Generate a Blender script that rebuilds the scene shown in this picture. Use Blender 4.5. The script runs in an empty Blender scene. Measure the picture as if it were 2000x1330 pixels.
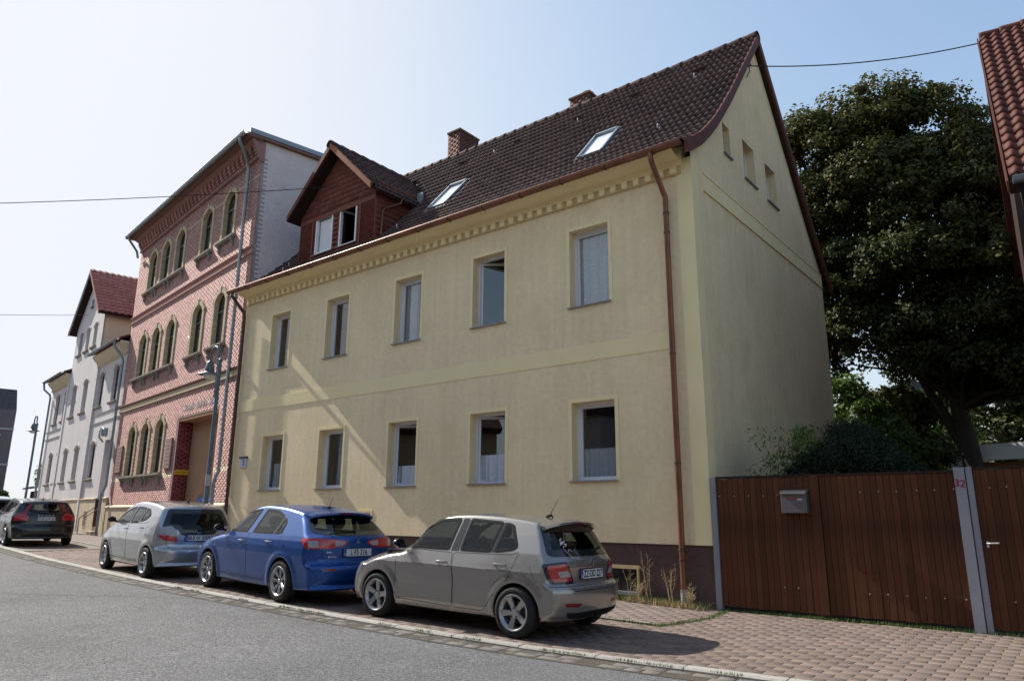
import bpy, bmesh, math, random
import numpy as np
from mathutils import Vector, Matrix
R = math.radians
random.seed(7)
rng = np.random.default_rng(7)
scn = bpy.context.scene
COL = scn.collection
# ---------------------------------------------------------------- camera
EYE = 1.467
cam = bpy.data.objects.new('camera', bpy.data.cameras.new('camera'))
COL.objects.link(cam)
cam.data.sensor_width = 36.0
cam.data.lens = 1405.6 * 36 / 2000
cam.data.clip_start = 0.1
cam.data.clip_end = 3000
_p, _r, _y = R(13.656), R(0.346), R(38.572)
_f0 = Vector((-math.sin(_y), math.cos(_y), 0)); _rt = Vector((math.cos(_y), math.sin(_y), 0)); _up = Vector((0, 0, 1))
_fw = _f0 * math.cos(_p) + _up * math.sin(_p)
_u1 = -_f0 * math.sin(_p) + _up * math.cos(_p)
_rr = _rt * math.cos(_r) + _u1 * math.sin(_r)
_uu = -_rt * math.sin(_r) + _u1 * math.cos(_r)
cam.matrix_world = Matrix(((_rr.x, _uu.x, -_fw.x, 0), (_rr.y, _uu.y, -_fw.y, -11.8), (_rr.z, _uu.z, -_fw.z, EYE), (0, 0, 0, 1)))
scn.camera = cam
# ---------------------------------------------------------------- light
SUN_EL, SUN_AZ = 39.0, 266.3           # azimuth clockwise from +Y
wd = bpy.data.worlds.new('World'); scn.world = wd; wd.use_nodes = True
nt = wd.node_tree
sky = nt.nodes.new('ShaderNodeTexSky'); sky.sky_type = 'NISHITA'; sky.sun_disc = False
sky.sun_elevation = R(SUN_EL); sky.sun_rotation = R(SUN_AZ)
sky.air_density = 1.0; sky.dust_density = 2.0; sky.ozone_density = 1.0; sky.altitude = 100
bg = nt.nodes['Background']; bg.inputs[1].default_value = 0.14
# highlight roll-off of the sky so the glow round the sun does not clip (applied to the whole dome)
_k = .14 * 2 ** 1.05
_s = nt.nodes.new('ShaderNodeSeparateColor'); _c = nt.nodes.new('ShaderNodeCombineColor'); nt.links.new(sky.outputs[0], _s.inputs[0])
def _m(op, a, b):
    n = nt.nodes.new('ShaderNodeMath'); n.operation = op
    for i, v in enumerate((a, b)):
        if isinstance(v, (int, float)): n.inputs[i].default_value = v
        else: nt.links.new(v, n.inputs[i])
    return n.outputs[0]
for _i, _cap in enumerate((.90, .93, 1.0)):
    x_ = _m('DIVIDE', _m('MULTIPLY', _s.outputs[_i], _k), _cap)
    y_ = _m('DIVIDE', x_, _m('POWER', _m('ADD', 1.0, _m('POWER', x_, 3.4)), 1 / 3.4))
    nt.links.new(_m('MULTIPLY', y_, _cap / _k), _c.inputs[_i])
nt.links.new(_c.outputs[0], bg.inputs[0])
sl = bpy.data.lights.new('sun', 'SUN'); sl.energy = 3.7; sl.angle = R(0.55); sl.color = (1, .955, .88)
so = bpy.data.objects.new('sun', sl); COL.objects.link(so)
_d = Vector((math.sin(R(SUN_AZ)) * math.cos(R(SUN_EL)), math.cos(R(SUN_AZ)) * math.cos(R(SUN_EL)), math.sin(R(SUN_EL))))
so.rotation_euler = _d.to_track_quat('Z', 'Y').to_euler(); so.location = (-30, -5, 40)
scn.view_settings.view_transform = 'Standard'; scn.view_settings.look = 'None'
scn.view_settings.exposure = 1.05; scn.view_settings.gamma = 1.0
scn.render.engine = 'CYCLES'
# ---------------------------------------------------------------- helpers
def tag(o, label=None, cat=None, group=None, kind=None):
    if label: o['label'] = label
    if cat: o['category'] = cat
    if group: o['group'] = group
    if kind: o['kind'] = kind
    return o
def empty(name, loc=(0, 0, 0), rz=0.0, parent=None, **k):
    o = bpy.data.objects.new(name, None); COL.objects.link(o)
    o.location = loc; o.rotation_euler = (0, 0, rz); o.empty_display_size = .2
    if parent: o.parent = parent
    return tag(o, **k)
def link(name, me, parent=None, loc=(0, 0, 0), rot=(0, 0, 0)):
    o = bpy.data.objects.new(name, me); COL.objects.link(o)
    if parent: o.parent = parent
    o.location = loc; o.rotation_euler = rot
    return o
MATS = {}
def pm(name, col, rough=.75, metal=0., noise=None, bump=None, coat=0., tint=0., spec=.5, dirt=None, streak=None, coord='Object', trans=0., ior=None):
    """procedural principled material. noise=(scale,amount) bump=(scale,strength,dist) tint=per piece variation"""
    if rough >= .6 and spec == .5: spec = .22
    m = bpy.data.materials.new(name); m.use_nodes = True; MATS[name] = m
    t = m.node_tree; N = t.nodes; L = t.links
    b = N['Principled BSDF']
    b.inputs['Roughness'].default_value = rough; b.inputs['Metallic'].default_value = metal
    b.inputs['Specular IOR Level'].default_value = spec
    if coat: b.inputs['Coat Weight'].default_value = coat; b.inputs['Coat Roughness'].default_value = .03
    tc = N.new('ShaderNodeTexCoord'); src = tc.outputs[coord]
    rgb = N.new('ShaderNodeRGB'); rgb.outputs[0].default_value = (*col, 1); cur = rgb.outputs[0]
    def scale(cur, val, lo, hi):
        mr = N.new('ShaderNodeMapRange'); L.new(val, mr.inputs[0])
        mr.inputs[3].default_value = lo; mr.inputs[4].default_value = hi
        mx = N.new('ShaderNodeVectorMath'); mx.operation = 'SCALE'
        L.new(cur, mx.inputs[0]); L.new(mr.outputs[0], mx.inputs[3]); return mx.outputs[0]
    if noise:
        for sc, am in (noise if isinstance(noise, list) else [noise]):
            n = N.new('ShaderNodeTexNoise'); n.inputs['Scale'].default_value = sc; n.inputs['Detail'].default_value = 5
            L.new(src, n.inputs['Vector'])
            mr = N.new('ShaderNodeMapRange'); mr.inputs[1].default_value = .3; mr.inputs[2].default_value = .7
            L.new(n.outputs[0], mr.inputs[0])
            cur = scale(cur, mr.outputs[0], 1 - am, 1 + am)
    if streak:
        sc, am = streak
        mp = N.new('ShaderNodeMapping'); mp.inputs['Scale'].default_value = sc; L.new(src, mp.inputs[0])
        n = N.new('ShaderNodeTexNoise'); n.inputs['Scale'].default_value = 1; n.inputs['Detail'].default_value = 4
        L.new(mp.outputs[0], n.inputs['Vector']); cur = scale(cur, n.outputs[0], 1 - am, 1 + am)
    if tint:
        at = N.new('ShaderNodeAttribute'); at.attribute_name = 'tint'
        oi = N.new('ShaderNodeObjectInfo')
        ad = N.new('ShaderNodeMath'); ad.operation = 'ADD'; L.new(at.outputs['Fac'], ad.inputs[0]); L.new(oi.outputs['Random'], ad.inputs[1])
        fr = N.new('ShaderNodeMath'); fr.operation = 'FRACT'; L.new(ad.outputs[0], fr.inputs[0])
        cur = scale(cur, fr.outputs[0], 1 - tint, 1 + tint)
    if dirt:
        dcol, sc, thr = dirt
        n = N.new('ShaderNodeTexNoise'); n.inputs['Scale'].default_value = sc; n.inputs['Detail'].default_value = 8
        L.new(src, n.inputs['Vector'])
        mr = N.new('ShaderNodeMapRange'); mr.inputs[1].default_value = thr; mr.inputs[2].default_value = thr + .18
        L.new(n.outputs[0], mr.inputs[0])
        mx = N.new('ShaderNodeMix'); mx.data_type = 'RGBA'; L.new(mr.outputs[0], mx.inputs[0]); L.new(cur, mx.inputs[6]); mx.inputs[7].default_value = (*dcol, 1)
        cur = mx.outputs[2]
    L.new(cur, b.inputs['Base Color'])
    if bump:
        sc, st, ds = bump
        n = N.new('ShaderNodeTexNoise'); n.inputs['Scale'].default_value = sc; n.inputs['Detail'].default_value = 6
        L.new(src, n.inputs['Vector'])
        bp = N.new('ShaderNodeBump'); bp.inputs['Strength'].default_value = st; bp.inputs['Distance'].default_value = ds
        L.new(n.outputs[0], bp.inputs['Height']); L.new(bp.outputs[0], b.inputs['Normal'])
    m['src'] = 0
    return m
def glassmat(name, tintc=(.85, .9, .9), mixf=.0, rough=.0, boost=1.0):
    m = bpy.data.materials.new(name); m.use_nodes = True; t = m.node_tree; N = t.nodes; L = t.links
    N.remove(N['Principled BSDF'])
    out = N['Material Output']
    tr = N.new('ShaderNodeBsdfTransparent'); tr.inputs[0].default_value = (*tintc, 1)
    gl = N.new('ShaderNodeBsdfGlossy'); gl.inputs['Roughness'].default_value = rough
    fr = N.new('ShaderNodeLayerWeight'); fr.inputs[0].default_value = .5
    pw = N.new('ShaderNodeMath'); pw.operation = 'POWER'; pw.inputs[1].default_value = 5; L.new(fr.outputs['Facing'], pw.inputs[0])
    mr = N.new('ShaderNodeMapRange'); L.new(pw.outputs[0], mr.inputs[0]); mr.inputs[3].default_value = mixf; mr.inputs[4].default_value = 1
    ml = N.new('ShaderNodeMath'); ml.operation = 'MULTIPLY'; ml.use_clamp = True; ml.inputs[1].default_value = boost; L.new(mr.outputs[0], ml.inputs[0])
    mx = N.new('ShaderNodeMixShader'); L.new(ml.outputs[0], mx.inputs[0]); L.new(tr.outputs[0], mx.inputs[1]); L.new(gl.outputs[0], mx.inputs[2])
    L.new(mx.outputs[0], out.inputs[0]); MATS[name] = m
    return m
def npmesh(name, V, F, mat=None, smooth=False, tint=None):
    """V (n,3) F (m,k) uniform faces"""
    V = np.asarray(V, np.float32); F = np.asarray(F, np.int32)
    me = bpy.data.meshes.new(name); k = F.shape[1]
    me.vertices.add(len(V)); me.vertices.foreach_set('co', V.ravel())
    me.loops.add(F.size); me.loops.foreach_set('vertex_index', F.ravel())
    me.polygons.add(len(F)); me.polygons.foreach_set('loop_start', np.arange(len(F), dtype=np.int32) * k)
    me.polygons.foreach_set('loop_total', np.full(len(F), k, np.int32))
    if smooth: me.polygons.foreach_set('use_smooth', np.ones(len(F), bool))
    if tint is not None:
        a = me.attributes.new('tint', 'FLOAT', 'FACE'); a.data.foreach_set('value', np.asarray(tint, np.float32))
    me.update(calc_edges=True)
    if mat: me.materials.append(mat)
    return me
class MB:
    def __init__(s): s.v = []; s.f = []; s.t = []; s.cur = 0.; s.M = None
    def add(s, vs, fs):
        o = len(s.v)
        if s.M is not None: vs = [s.M @ Vector(v) for v in vs]
        s.v += [tuple(v) for v in vs]; s.f += [tuple(i + o for i in f) for f in fs]; s.t += [s.cur] * len(fs)
        return s
    def box(s, x0, x1, y0, y1, z0, z1):
        if x0 > x1: x0, x1 = x1, x0
        if y0 > y1: y0, y1 = y1, y0
        if z0 > z1: z0, z1 = z1, z0
        return s.add([(x0,y0,z0),(x1,y0,z0),(x1,y1,z0),(x0,y1,z0),(x0,y0,z1),(x1,y0,z1),(x1,y1,z1),(x0,y1,z1)],
                     [(0,3,2,1),(4,5,6,7),(0,1,5,4),(1,2,6,5),(2,3,7,6),(3,0,4,7)])
    def chbox(s, x0, x1, y0, y1, z0, z1, c=.004):
        """box with chamfered front(-y) face edges"""
        return s.add([(x0,y1,z0),(x1,y1,z0),(x1,y1,z1),(x0,y1,z1),(x0,y0+c,z0),(x1,y0+c,z0),(x1,y0+c,z1),(x0,y0+c,z1),
                      (x0+c,y0,z0+c),(x1-c,y0,z0+c),(x1-c,y0,z1-c),(x0+c,y0,z1-c)],
                     [(0,4,5,1)[::-1],(1,5,6,2)[::-1],(2,6,7,3)[::-1],(3,7,4,0)[::-1],(4,5,9,8),(5,6,10,9),(6,7,11,10),(7,4,8,11),(8,9,10,11)])
    def prism(s, poly, a0, a1, axis='y'):
        """poly 2D extruded along axis. axis y: (x,z) ; x: (y,z) ; z: (x,y)"""
        n = len(poly)
        def P(p, a): return {'y': (p[0], a, p[1]), 'x': (a, p[0], p[1]), 'z': (p[0], p[1], a)}[axis]
        vs = [P(p, a0) for p in poly] + [P(p, a1) for p in poly]
        fs = [tuple(range(n)), tuple(range(2*n-1, n-1, -1))] + [(i, n+i, n+(i+1) % n, (i+1) % n) for i in range(n)]
        return s.add(vs, fs)
    def sweep(s, prof, x0, x1, close=True):
        """(y,z) profile extruded along x"""
        return s.prism(prof, x0, x1, 'x')
    def tube(s, path, r, n=8, cap=True):
        path = [Vector(p) for p in path]; k = len(path)
        rs = r if hasattr(r, '__len__') else [r] * k
        rings = []; up = None
        for i, p in enumerate(path):
            d = ((path[min(i+1, k-1)] - path[max(i-1, 0)])).normalized()
            if up is None:
                up = Vector((0, 0, 1)) if abs(d.z) < .9 else Vector((1, 0, 0))
            a = d.cross(up).normalized(); b = a.cross(d).normalized(); up = b
            rings.append([p + (a * math.cos(2*math.pi*j/n) + b * math.sin(2*math.pi*j/n)) * rs[i] for j in range(n)])
        vs = [v for r_ in rings for v in r_]
        fs = [(i*n+j, i*n+(j+1) % n, (i+1)*n+(j+1) % n, (i+1)*n+j) for i in range(k-1) for j in range(n)]
        if cap: fs += [tuple(range(n))[::-1], tuple((k-1)*n+j for j in range(n))]
        return s.add(vs, fs)
    def lathe(s, prof, n=24, axis='z', c=(0, 0, 0)):
        """prof [(r,h)]"""
        k = len(prof); vs = []
        for (r, h) in prof:
            for j in range(n):
                a = 2*math.pi*j/n; u, w = r*math.cos(a), r*math.sin(a)
                vs.append({'z': (c[0]+u, c[1]+w, c[2]+h), 'y': (c[0]+u, c[1]+h, c[2]+w)}[axis])
        fs = [(i*n+j, i*n+(j+1) % n, (i+1)*n+(j+1) % n, (i+1)*n+j) for i in range(k-1) for j in range(n)]
        return s.add(vs, fs)
    def build(s, name, mat, parent=None, smooth=False, loc=(0, 0, 0), rot=(0, 0, 0), mesh_only=False, angle=None):
        me = bpy.data.meshes.new(name); me.from_pydata(s.v, [], s.f)
        a = me.attributes.new('tint', 'FLOAT', 'FACE'); a.data.foreach_set('value', s.t)
        me.materials.append(mat)
        bm = bmesh.new(); bm.from_mesh(me); bmesh.ops.recalc_face_normals(bm, faces=bm.faces); bm.to_mesh(me); bm.free()
        if smooth:
            me.polygons.foreach_set('use_smooth', np.ones(len(me.polygons), bool)); me.set_sharp_from_angle(angle=R(angle or 40))
        if mesh_only: return me
        return link(name, me, parent, loc, rot)
def text(name, s, size, mat, parent, loc, rot, depth=.002, align='CENTER', sx=1.0):
    cu = bpy.data.curves.new(name, 'FONT'); cu.body = s; cu.size = size; cu.extrude = depth; cu.align_x = align; cu.align_y = 'CENTER'; cu.offset = size*.012
    t = bpy.data.objects.new(name, cu); COL.objects.link(t)
    me = bpy.data.meshes.new_from_object(t.evaluated_get(bpy.context.evaluated_depsgraph_get()))
    COL.objects.unlink(t); bpy.data.objects.remove(t)
    me.materials.clear(); me.materials.append(mat)
    o = link(name, me, parent, loc, rot); o.scale = (sx, 1, 1)
    return o
def gz(x):
    return 0.02 * min(max(0., -5.13 - x), 55.)
_kx = [-90, -62, -46, -35, -27.2, -21.3, -17.6, -15.3, -13, -11.4, -8.4, -6.7, -5, -3.5, -2.7, -1, 3, 12, 60]
_ky = [6.5, 1.9, -.6, -2.2, -3.41, -4.15, -4.45, -4.62, -4.73, -4.78, -4.81, -4.79, -4.68, -4.60, -4.54, -4.42, -4.2, -4.0, -4.0]
_gx = np.linspace(-90, 60, 1501); _gy = np.interp(_gx, _kx, _ky)
_gy = np.convolve(np.pad(_gy, 6, 'edge'), np.ones(13) / 13, 'valid')
def ky(x): return float(np.interp(x, _gx, _gy))
# ---------------------------------------------------------------- materials
M_yel = pm('yellow_plaster', (.82, .67, .425), .92, noise=[(0.6, .06), (9, .05)], bump=(55, .55, .02), streak=((7, 7, .35), .1), spec=.2, dirt=((.74, .605, .355), 1.1, .56))
M_yels = pm('smooth_yellow_plaster', (.85, .72, .42), .85, noise=(2, .03), spec=.2)
M_ocre = pm('ochre_plaster', (.58, .44, .23), .85, noise=(6, .08), spec=.2)
M_plin = pm('plinth_plaster', (.105, .066, .06), .95, noise=[(1.5, .15), (14, .12)], bump=(60, .6, .02), dirt=((.16, .13, .11), 2.2, .62), spec=.2)
M_copper = pm('brown_metal', (.20, .085, .05), .42, .55, noise=(3, .2), streak=((20, 20, .8), .25))
M_copperd = pm('aged_copper', (.085, .05, .04), .5, .4, noise=(3, .2))
M_tile = pm('concrete_roof_tile', (.078, .045, .039), .8, noise=[(9, .3), (60, .15)], tint=.28, dirt=((.16, .15, .125), 5, .61), bump=(120, .3, .005))
M_tiler = pm('red_clay_tile', (.095, .028, .02), .75, noise=[(6, .25)], tint=.2, dirt=((.09, .07, .05), 7, .55), bump=(90, .3, .005))
M_tilep = pm('bright_red_tile', (.34, .13, .10), .6, noise=[(3, .12)], tint=.15)
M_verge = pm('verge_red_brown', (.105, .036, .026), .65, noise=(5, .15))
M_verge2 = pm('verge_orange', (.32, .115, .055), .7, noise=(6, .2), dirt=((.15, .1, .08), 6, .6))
M_shing = pm('red_brown_shingle', (.185, .062, .044), .7, noise=[(7, .1)], tint=.2)
M_white = pm('white_plastic', (.72, .72, .74), .4, noise=(3, .03))
M_sillm = pm('grey_sill_metal', (.27, .26, .27), .55, .3, noise=(4, .1))
M_glass = glassmat('window_glass', (.86, .88, .88), .10)
M_glassc = glassmat('car_glass', (.66, .7, .69), .03)
M_glassd = glassmat('dark_car_glass', (.3, .33, .34), .03)
M_curt = pm('lace_curtain', (.60, .62, .66), .9, noise=(25, .12))
M_curtd = pm('grey_curtain', (.22, .22, .22), .9, noise=(5, .1))
M_dark = pm('dark_room', (.05, .045, .04), .9)
M_black = pm('black_rubber', (.014, .014, .015), .85, noise=(5, .1), spec=.15)
M_blackg = pm('black_gloss', (.012, .012, .013), .15, coat=.5)
M_wood = pm('stained_board', (.085, .031, .013), .7, spec=.2, streak=((40, 40, 1.2), .42), noise=[(1.1, .2), (6, .12)], tint=.24, bump=(30, .25, .004))
M_woodr = pm('dark_wood', (.03, .017, .014), .8, streak=((20, 20, 2), .3))
M_post = pm('grey_steel_post', (.25, .255, .285), .5, .2, noise=(4, .08), dirt=((.28, .15, .1), 9, .74))
M_steel = pm('brushed_steel', (.15, .14, .145), .5, .6, streak=((60, 60, 2), .15))
M_bolt = pm('zinc_bolt', (.6, .6, .6), .4, .7)
M_brick = pm('red_facade_brick', (.375, .205, .178), .75, noise=[(4, .06)], tint=.17)
M_bricky = pm('cream_brick', (.50, .41, .275), .75, noise=[(4, .06)], tint=.12)
M_mort = pm('mortar', (.37, .245, .215), .95, noise=(10, .1))
M_mortd = pm('red_mortar', (.22, .125, .10), .95, noise=(10, .1))
M_chim = pm('chimney_brick', (.12, .05, .04), .85, noise=[(4, .2)], tint=.2)
M_beige = pm('beige_plinth', (.52, .42, .29), .9, noise=[(1.5, .08), (12, .05)], streak=((5, 5, .4), .1))
M_sandst = pm('grey_stone_sill', (.26, .24, .205), .85, noise=(8, .15))
M_pinkpl = pm('pale_side_plaster', (.68, .60, .575), .95, noise=[(3, .06)], bump=(14, .7, .03), streak=((.5, .5, 5), .06))
M_whitep = pm('pale_pink_plaster', (.60, .56, .545), .9, noise=[(.7, .06), (6, .03)], streak=((4, 4, .3), .06))
M_cream = pm('cream_plaster', (.66, .56, .40), .9, noise=[(1, .05)])
M_greenw = pm('dark_green_frame', (.035, .05, .045), .5)
M_zinc = pm('zinc_sheet', (.24, .27, .29), .45, .6, noise=(2, .12))
M_asph = pm('asphalt', (.116, .114, .114), .92, noise=[(.35, .15), (3, .08), (26, .35), (60, .75)], bump=(90, .5, .01), spec=.25, coord='Object')
M_pave = pm('red_paver', (.172, .128, .106), .9, noise=[(.8, .12), (30, .18)], tint=.17, bump=(70, .3, .006), dirt=((.2, .19, .17), 3, .64), spec=.25)
M_slab = pm('concrete_paving', (.18, .14, .12), .9, noise=[(.8, .1), (30, .12)], tint=.1, spec=.25)
M_joint = pm('joint_sand', (.075, .064, .05), .97, noise=[(2, .2), (30, .3)], dirt=((.04, .055, .02), 6, .62))
M_kerb = pm('kerb_concrete', (.33, .31, .275), .85, noise=[(1.2, .12), (20, .12)], tint=.08)
M_cobb = pm('gutter_stone', (.15, .135, .118), .9, noise=[(3, .15), (25, .2)], tint=.1)
M_soil = pm('garden_soil', (.09, .085, .05), .95, noise=[(.5, .3), (6, .3)])
M_bark = pm('tree_bark', (.045, .036, .03), .9, streak=((9, 9, 1.5), .4), bump=(12, .8, .04))
M_grass = pm('grass_blade', (.10, .15, .035), .8, tint=.4)
M_dry = pm('dry_stalk', (.42, .32, .17), .8, tint=.3)
def leafmat(name, c1, c2, tr=.3):
    m = bpy.data.materials.new(name); m.use_nodes = True; t = m.node_tree; N = t.nodes; L = t.links
    b = N['Principled BSDF']; b.inputs['Roughness'].default_value = .6; b.inputs['Specular IOR Level'].default_value = .25
    at = N.new('ShaderNodeAttribute'); at.attribute_name = 'tint'
    mx = N.new('ShaderNodeMix'); mx.data_type = 'RGBA'; L.new(at.outputs['Fac'], mx.inputs[0]); mx.inputs[6].default_value = (*c1, 1); mx.inputs[7].default_value = (*c2, 1)
    L.new(mx.outputs[2], b.inputs['Base Color'])
    tl = N.new('ShaderNodeBsdfTranslucent'); L.new(mx.outputs[2], tl.inputs[0])
    ms = N.new('ShaderNodeMixShader'); ms.inputs[0].default_value = tr
    L.new(b.outputs[0], ms.inputs[1]); L.new(tl.outputs[0], ms.inputs[2]); L.new(ms.outputs[0], N['Material Output'].inputs[0])
    return m
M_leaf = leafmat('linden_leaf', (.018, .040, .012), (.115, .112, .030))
M_leafg = leafmat('bright_leaf', (.055, .125, .02), (.20, .25, .06), .45)
M_leafd = leafmat('conifer_leaf', (.010, .022, .009), (.02, .036, .013), .15)
M_skyl = pm('skylight_glass', (.75, .8, .85), .06, spec=1.0)
M_zincd = pm('dark_flashing', (.06, .06, .065), .55, .3, noise=(4, .2))
M_signw = pm('sign_enamel', (.45, .5, .6), .35)
M_signb = pm('sign_blue', (.02, .035, .09), .4)
M_room = pm('interior_wall', (.10, .09, .08), .9)
M_ocrew = pm('passage_ochre', (.36, .22, .13), .9, noise=(2, .08))
M_ocrel = pm('cornice_ochre', (.60, .48, .28), .85, noise=(6, .08))
M_blind = pm('white_blind', (.82, .84, .88), .6)
CAMW = np.array([0, -11.8, EYE])
_Rn, _Un, _Fn = np.array(_rr), np.array(_uu), np.array(_fw)
def px(P):
    P = np.asarray(P, float).reshape(-1, 3) - CAMW
    z = P @ _Fn; zz = np.where(np.abs(z) < 1e-6, 1e-6, z)
    return np.stack([1000 + 1405.6 * (P @ _Rn) / zz, 665 - 1405.6 * (P @ _Un) / zz, z], 1)
def pieces(name, base, Ms, mat, parent, limit=300, W=None, kind_label=None, smooth=False, tints=None):
    """base=(V,F quads). Ms (n,4,4) in parent space. nearest visible -> objects, rest -> one stuff mesh"""
    V, F = np.asarray(base[0], float), np.asarray(base[1]); Ms = np.asarray(Ms, float); n = len(Ms)
    if n == 0: return
    Wm = np.eye(4) if W is None else np.array(W)
    c = np.einsum('nij,j->ni', np.einsum('ij,njk->nik', Wm, Ms), np.append(V.mean(0), 1))[:, :3]
    q = px(c); vis = (q[:, 2] > 0) & (q[:, 0] > -20) & (q[:, 0] < 2020) & (q[:, 1] > -20) & (q[:, 1] < 1350)
    key = np.where(vis, q[:, 2], 1e6 + q[:, 2]); order = np.argsort(key)
    ob = [i for i in order[:limit] if key[i] < 1e6]; rest = np.setdiff1d(np.arange(n), ob)
    me = npmesh(name, V, F, mat, smooth)
    for i in ob:
        o = link(name, me, parent); o.matrix_local = Matrix([list(r_) for r_ in Ms[i]])
    if len(rest):
        Vh = np.c_[V, np.ones(len(V))]
        VV = np.einsum('nij,vj->nvi', Ms[rest], Vh)[:, :, :3].reshape(-1, 3)
        FF = (F[None] + (np.arange(len(rest)) * len(V))[:, None, None]).reshape(-1, F.shape[1])
        tt = np.repeat(rng.random(len(rest)), len(F))
        o = link(name + 's_joined', npmesh(name + 's_joined', VV, FF, mat, smooth, tt), parent); o['kind'] = 'stuff'
def TM(x, y, z, ax=(1, 0, 0), ay=(0, 1, 0), az=(0, 0, 1)):
    return np.array([[ax[0], ay[0], az[0], x], [ax[1], ay[1], az[1], y], [ax[2], ay[2], az[2], z], [0, 0, 0, 1]])
def quadbox(x0, x1, y0, y1, z0, z1, bottom=False, back=True):
    V = [(x0,y0,z0),(x1,y0,z0),(x1,y1,z0),(x0,y1,z0),(x0,y0,z1),(x1,y0,z1),(x1,y1,z1),(x0,y1,z1)]
    F = [(4,5,6,7),(0,1,5,4),(1,2,6,5),(3,0,4,7)]
    if back: F.append((2,3,7,6))
    if bottom: F.append((0,3,2,1))
    return V, F
# ---- ground sheet
xs = [-700, -300, -60.13] + list(np.linspace(-60.13, -5.13, 12)[1:]) + [60, 700]
def strip(name, xs, f0, f1, zo, mat, kind='structure', parent=None):
    V = []; F = []
    for i, x in enumerate(xs):
        V += [(x, f0(x), gz(x) + zo), (x, f1(x), gz(x) + zo)]
    for i in range(len(xs) - 1): F.append((2*i, 2*i+2, 2*i+3, 2*i+1))
    o = link(name, npmesh(name, V, F, mat), parent); 
    if kind: o['kind'] = kind
    return o
strip('ground', xs, lambda x: -700, lambda x: 700, -.12, M_soil)
kx = list(np.linspace(-88, 58, 293))
strip('road', kx, lambda x: ky(x) - 8.2, lambda x: ky(x) - .30, -.034, M_asph)
strip('far_pavement', kx, lambda x: ky(x) - 30, lambda x: ky(x) - 8.2, -.02, M_slab)
strip('pavement_bed', kx, lambda x: ky(x) + .1, lambda x: max(1.0, ky(x)+5), -.013, M_joint)
strip('gutter_bed', kx, lambda x: ky(x) - .42, lambda x: ky(x) + .1, -.030, M_joint)
# ---- kerb stones
kerb = tag(empty('kerb'), kind='structure')
def along(f_off, xa, xb, step, maxn=9999):
    """walk along the kerb line, returning stations (x, y, tangent)"""
    out = []; x = xb; 
    while x > xa and len(out) < maxn:
        t = np.array([1, (ky(x+.2) - ky(x-.2)) / .4]); t /= np.linalg.norm(t)
        out.append((x, ky(x), t)); x -= step * t[0]
    return out
base = quadbox(-.495, .495, -.065, .065, -.2, 0)
bb = MB(); bb.prism([(-.07,-.25),(.07,-.25),(.07,0),(-.05,0),(-.07,-.018)], -.493, .493, 'x')
kme = bb.build('kerb_stone', M_kerb, mesh_only=True)
for i, (x, y, t) in enumerate(along(0, -60, 4, 1.0)):
    if x > 1.5: continue
    o = link('kerb_stone', kme, kerb); jz = random.uniform(-.004, .004)
    ln = .02 if x < -5.13 else 0
    o.location = (x, y + random.uniform(-.004, .004), gz(x) + .006 + jz*.6); o.rotation_euler = (0, math.atan(ln), math.atan2(t[1], t[0]) + random.uniform(-.004, .004))
# ---- gutter stones (irregular worn strip at the road edge)
gut = tag(empty('gutter_strip'), kind='structure')
Ms = []
for row in range(2):
    x = 1.0
    while x > -40:
        w = random.uniform(.16, .34); t = np.array([1, (ky(x+.2)-ky(x-.2))/.4]); t /= np.linalg.norm(t)
        n_ = np.array([-t[1], t[0]]); xc, yc = x - w/2, ky(x - w/2)
        off = -.145 - row * .155 + random.uniform(-.006, .006)
        sx, sy = (w - .014) / .2, random.uniform(.88, 1.0)
        a = random.uniform(-.03, .03); tt = np.array([t[0]*math.cos(a) - t[1]*math.sin(a), t[0]*math.sin(a) + t[1]*math.cos(a)]); nn = np.array([-tt[1], tt[0]])
        Ms.append(TM(xc + n_[0]*off, yc + n_[1]*off, gz(xc) - .027 + random.uniform(-.005, .003), (tt[0]*sx, tt[1]*sx, 0), (nn[0]*sy, nn[1]*sy, 0)))
        x -= w
def padstone(w, d, h, c):
    V = [(-w,-d,-h),(w,-d,-h),(w,d,-h),(-w,d,-h),(-w,-d,-c),(w,-d,-c),(w,d,-c),(-w,d,-c),(-w+c,-d+c,0),(w-c,-d+c,0),(w-c,d-c,0),(-w+c,d-c,0)]
    F = [(8,9,10,11),(4,5,9,8),(5,6,10,9),(6,7,11,10),(7,4,8,11),(0,1,5,4),(1,2,6,5),(2,3,7,6),(3,0,4,7)]
    return V, F
pieces('gutter_stone', padstone(.1, .07, .05, .008), Ms, M_cobb, gut, 110)
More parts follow.
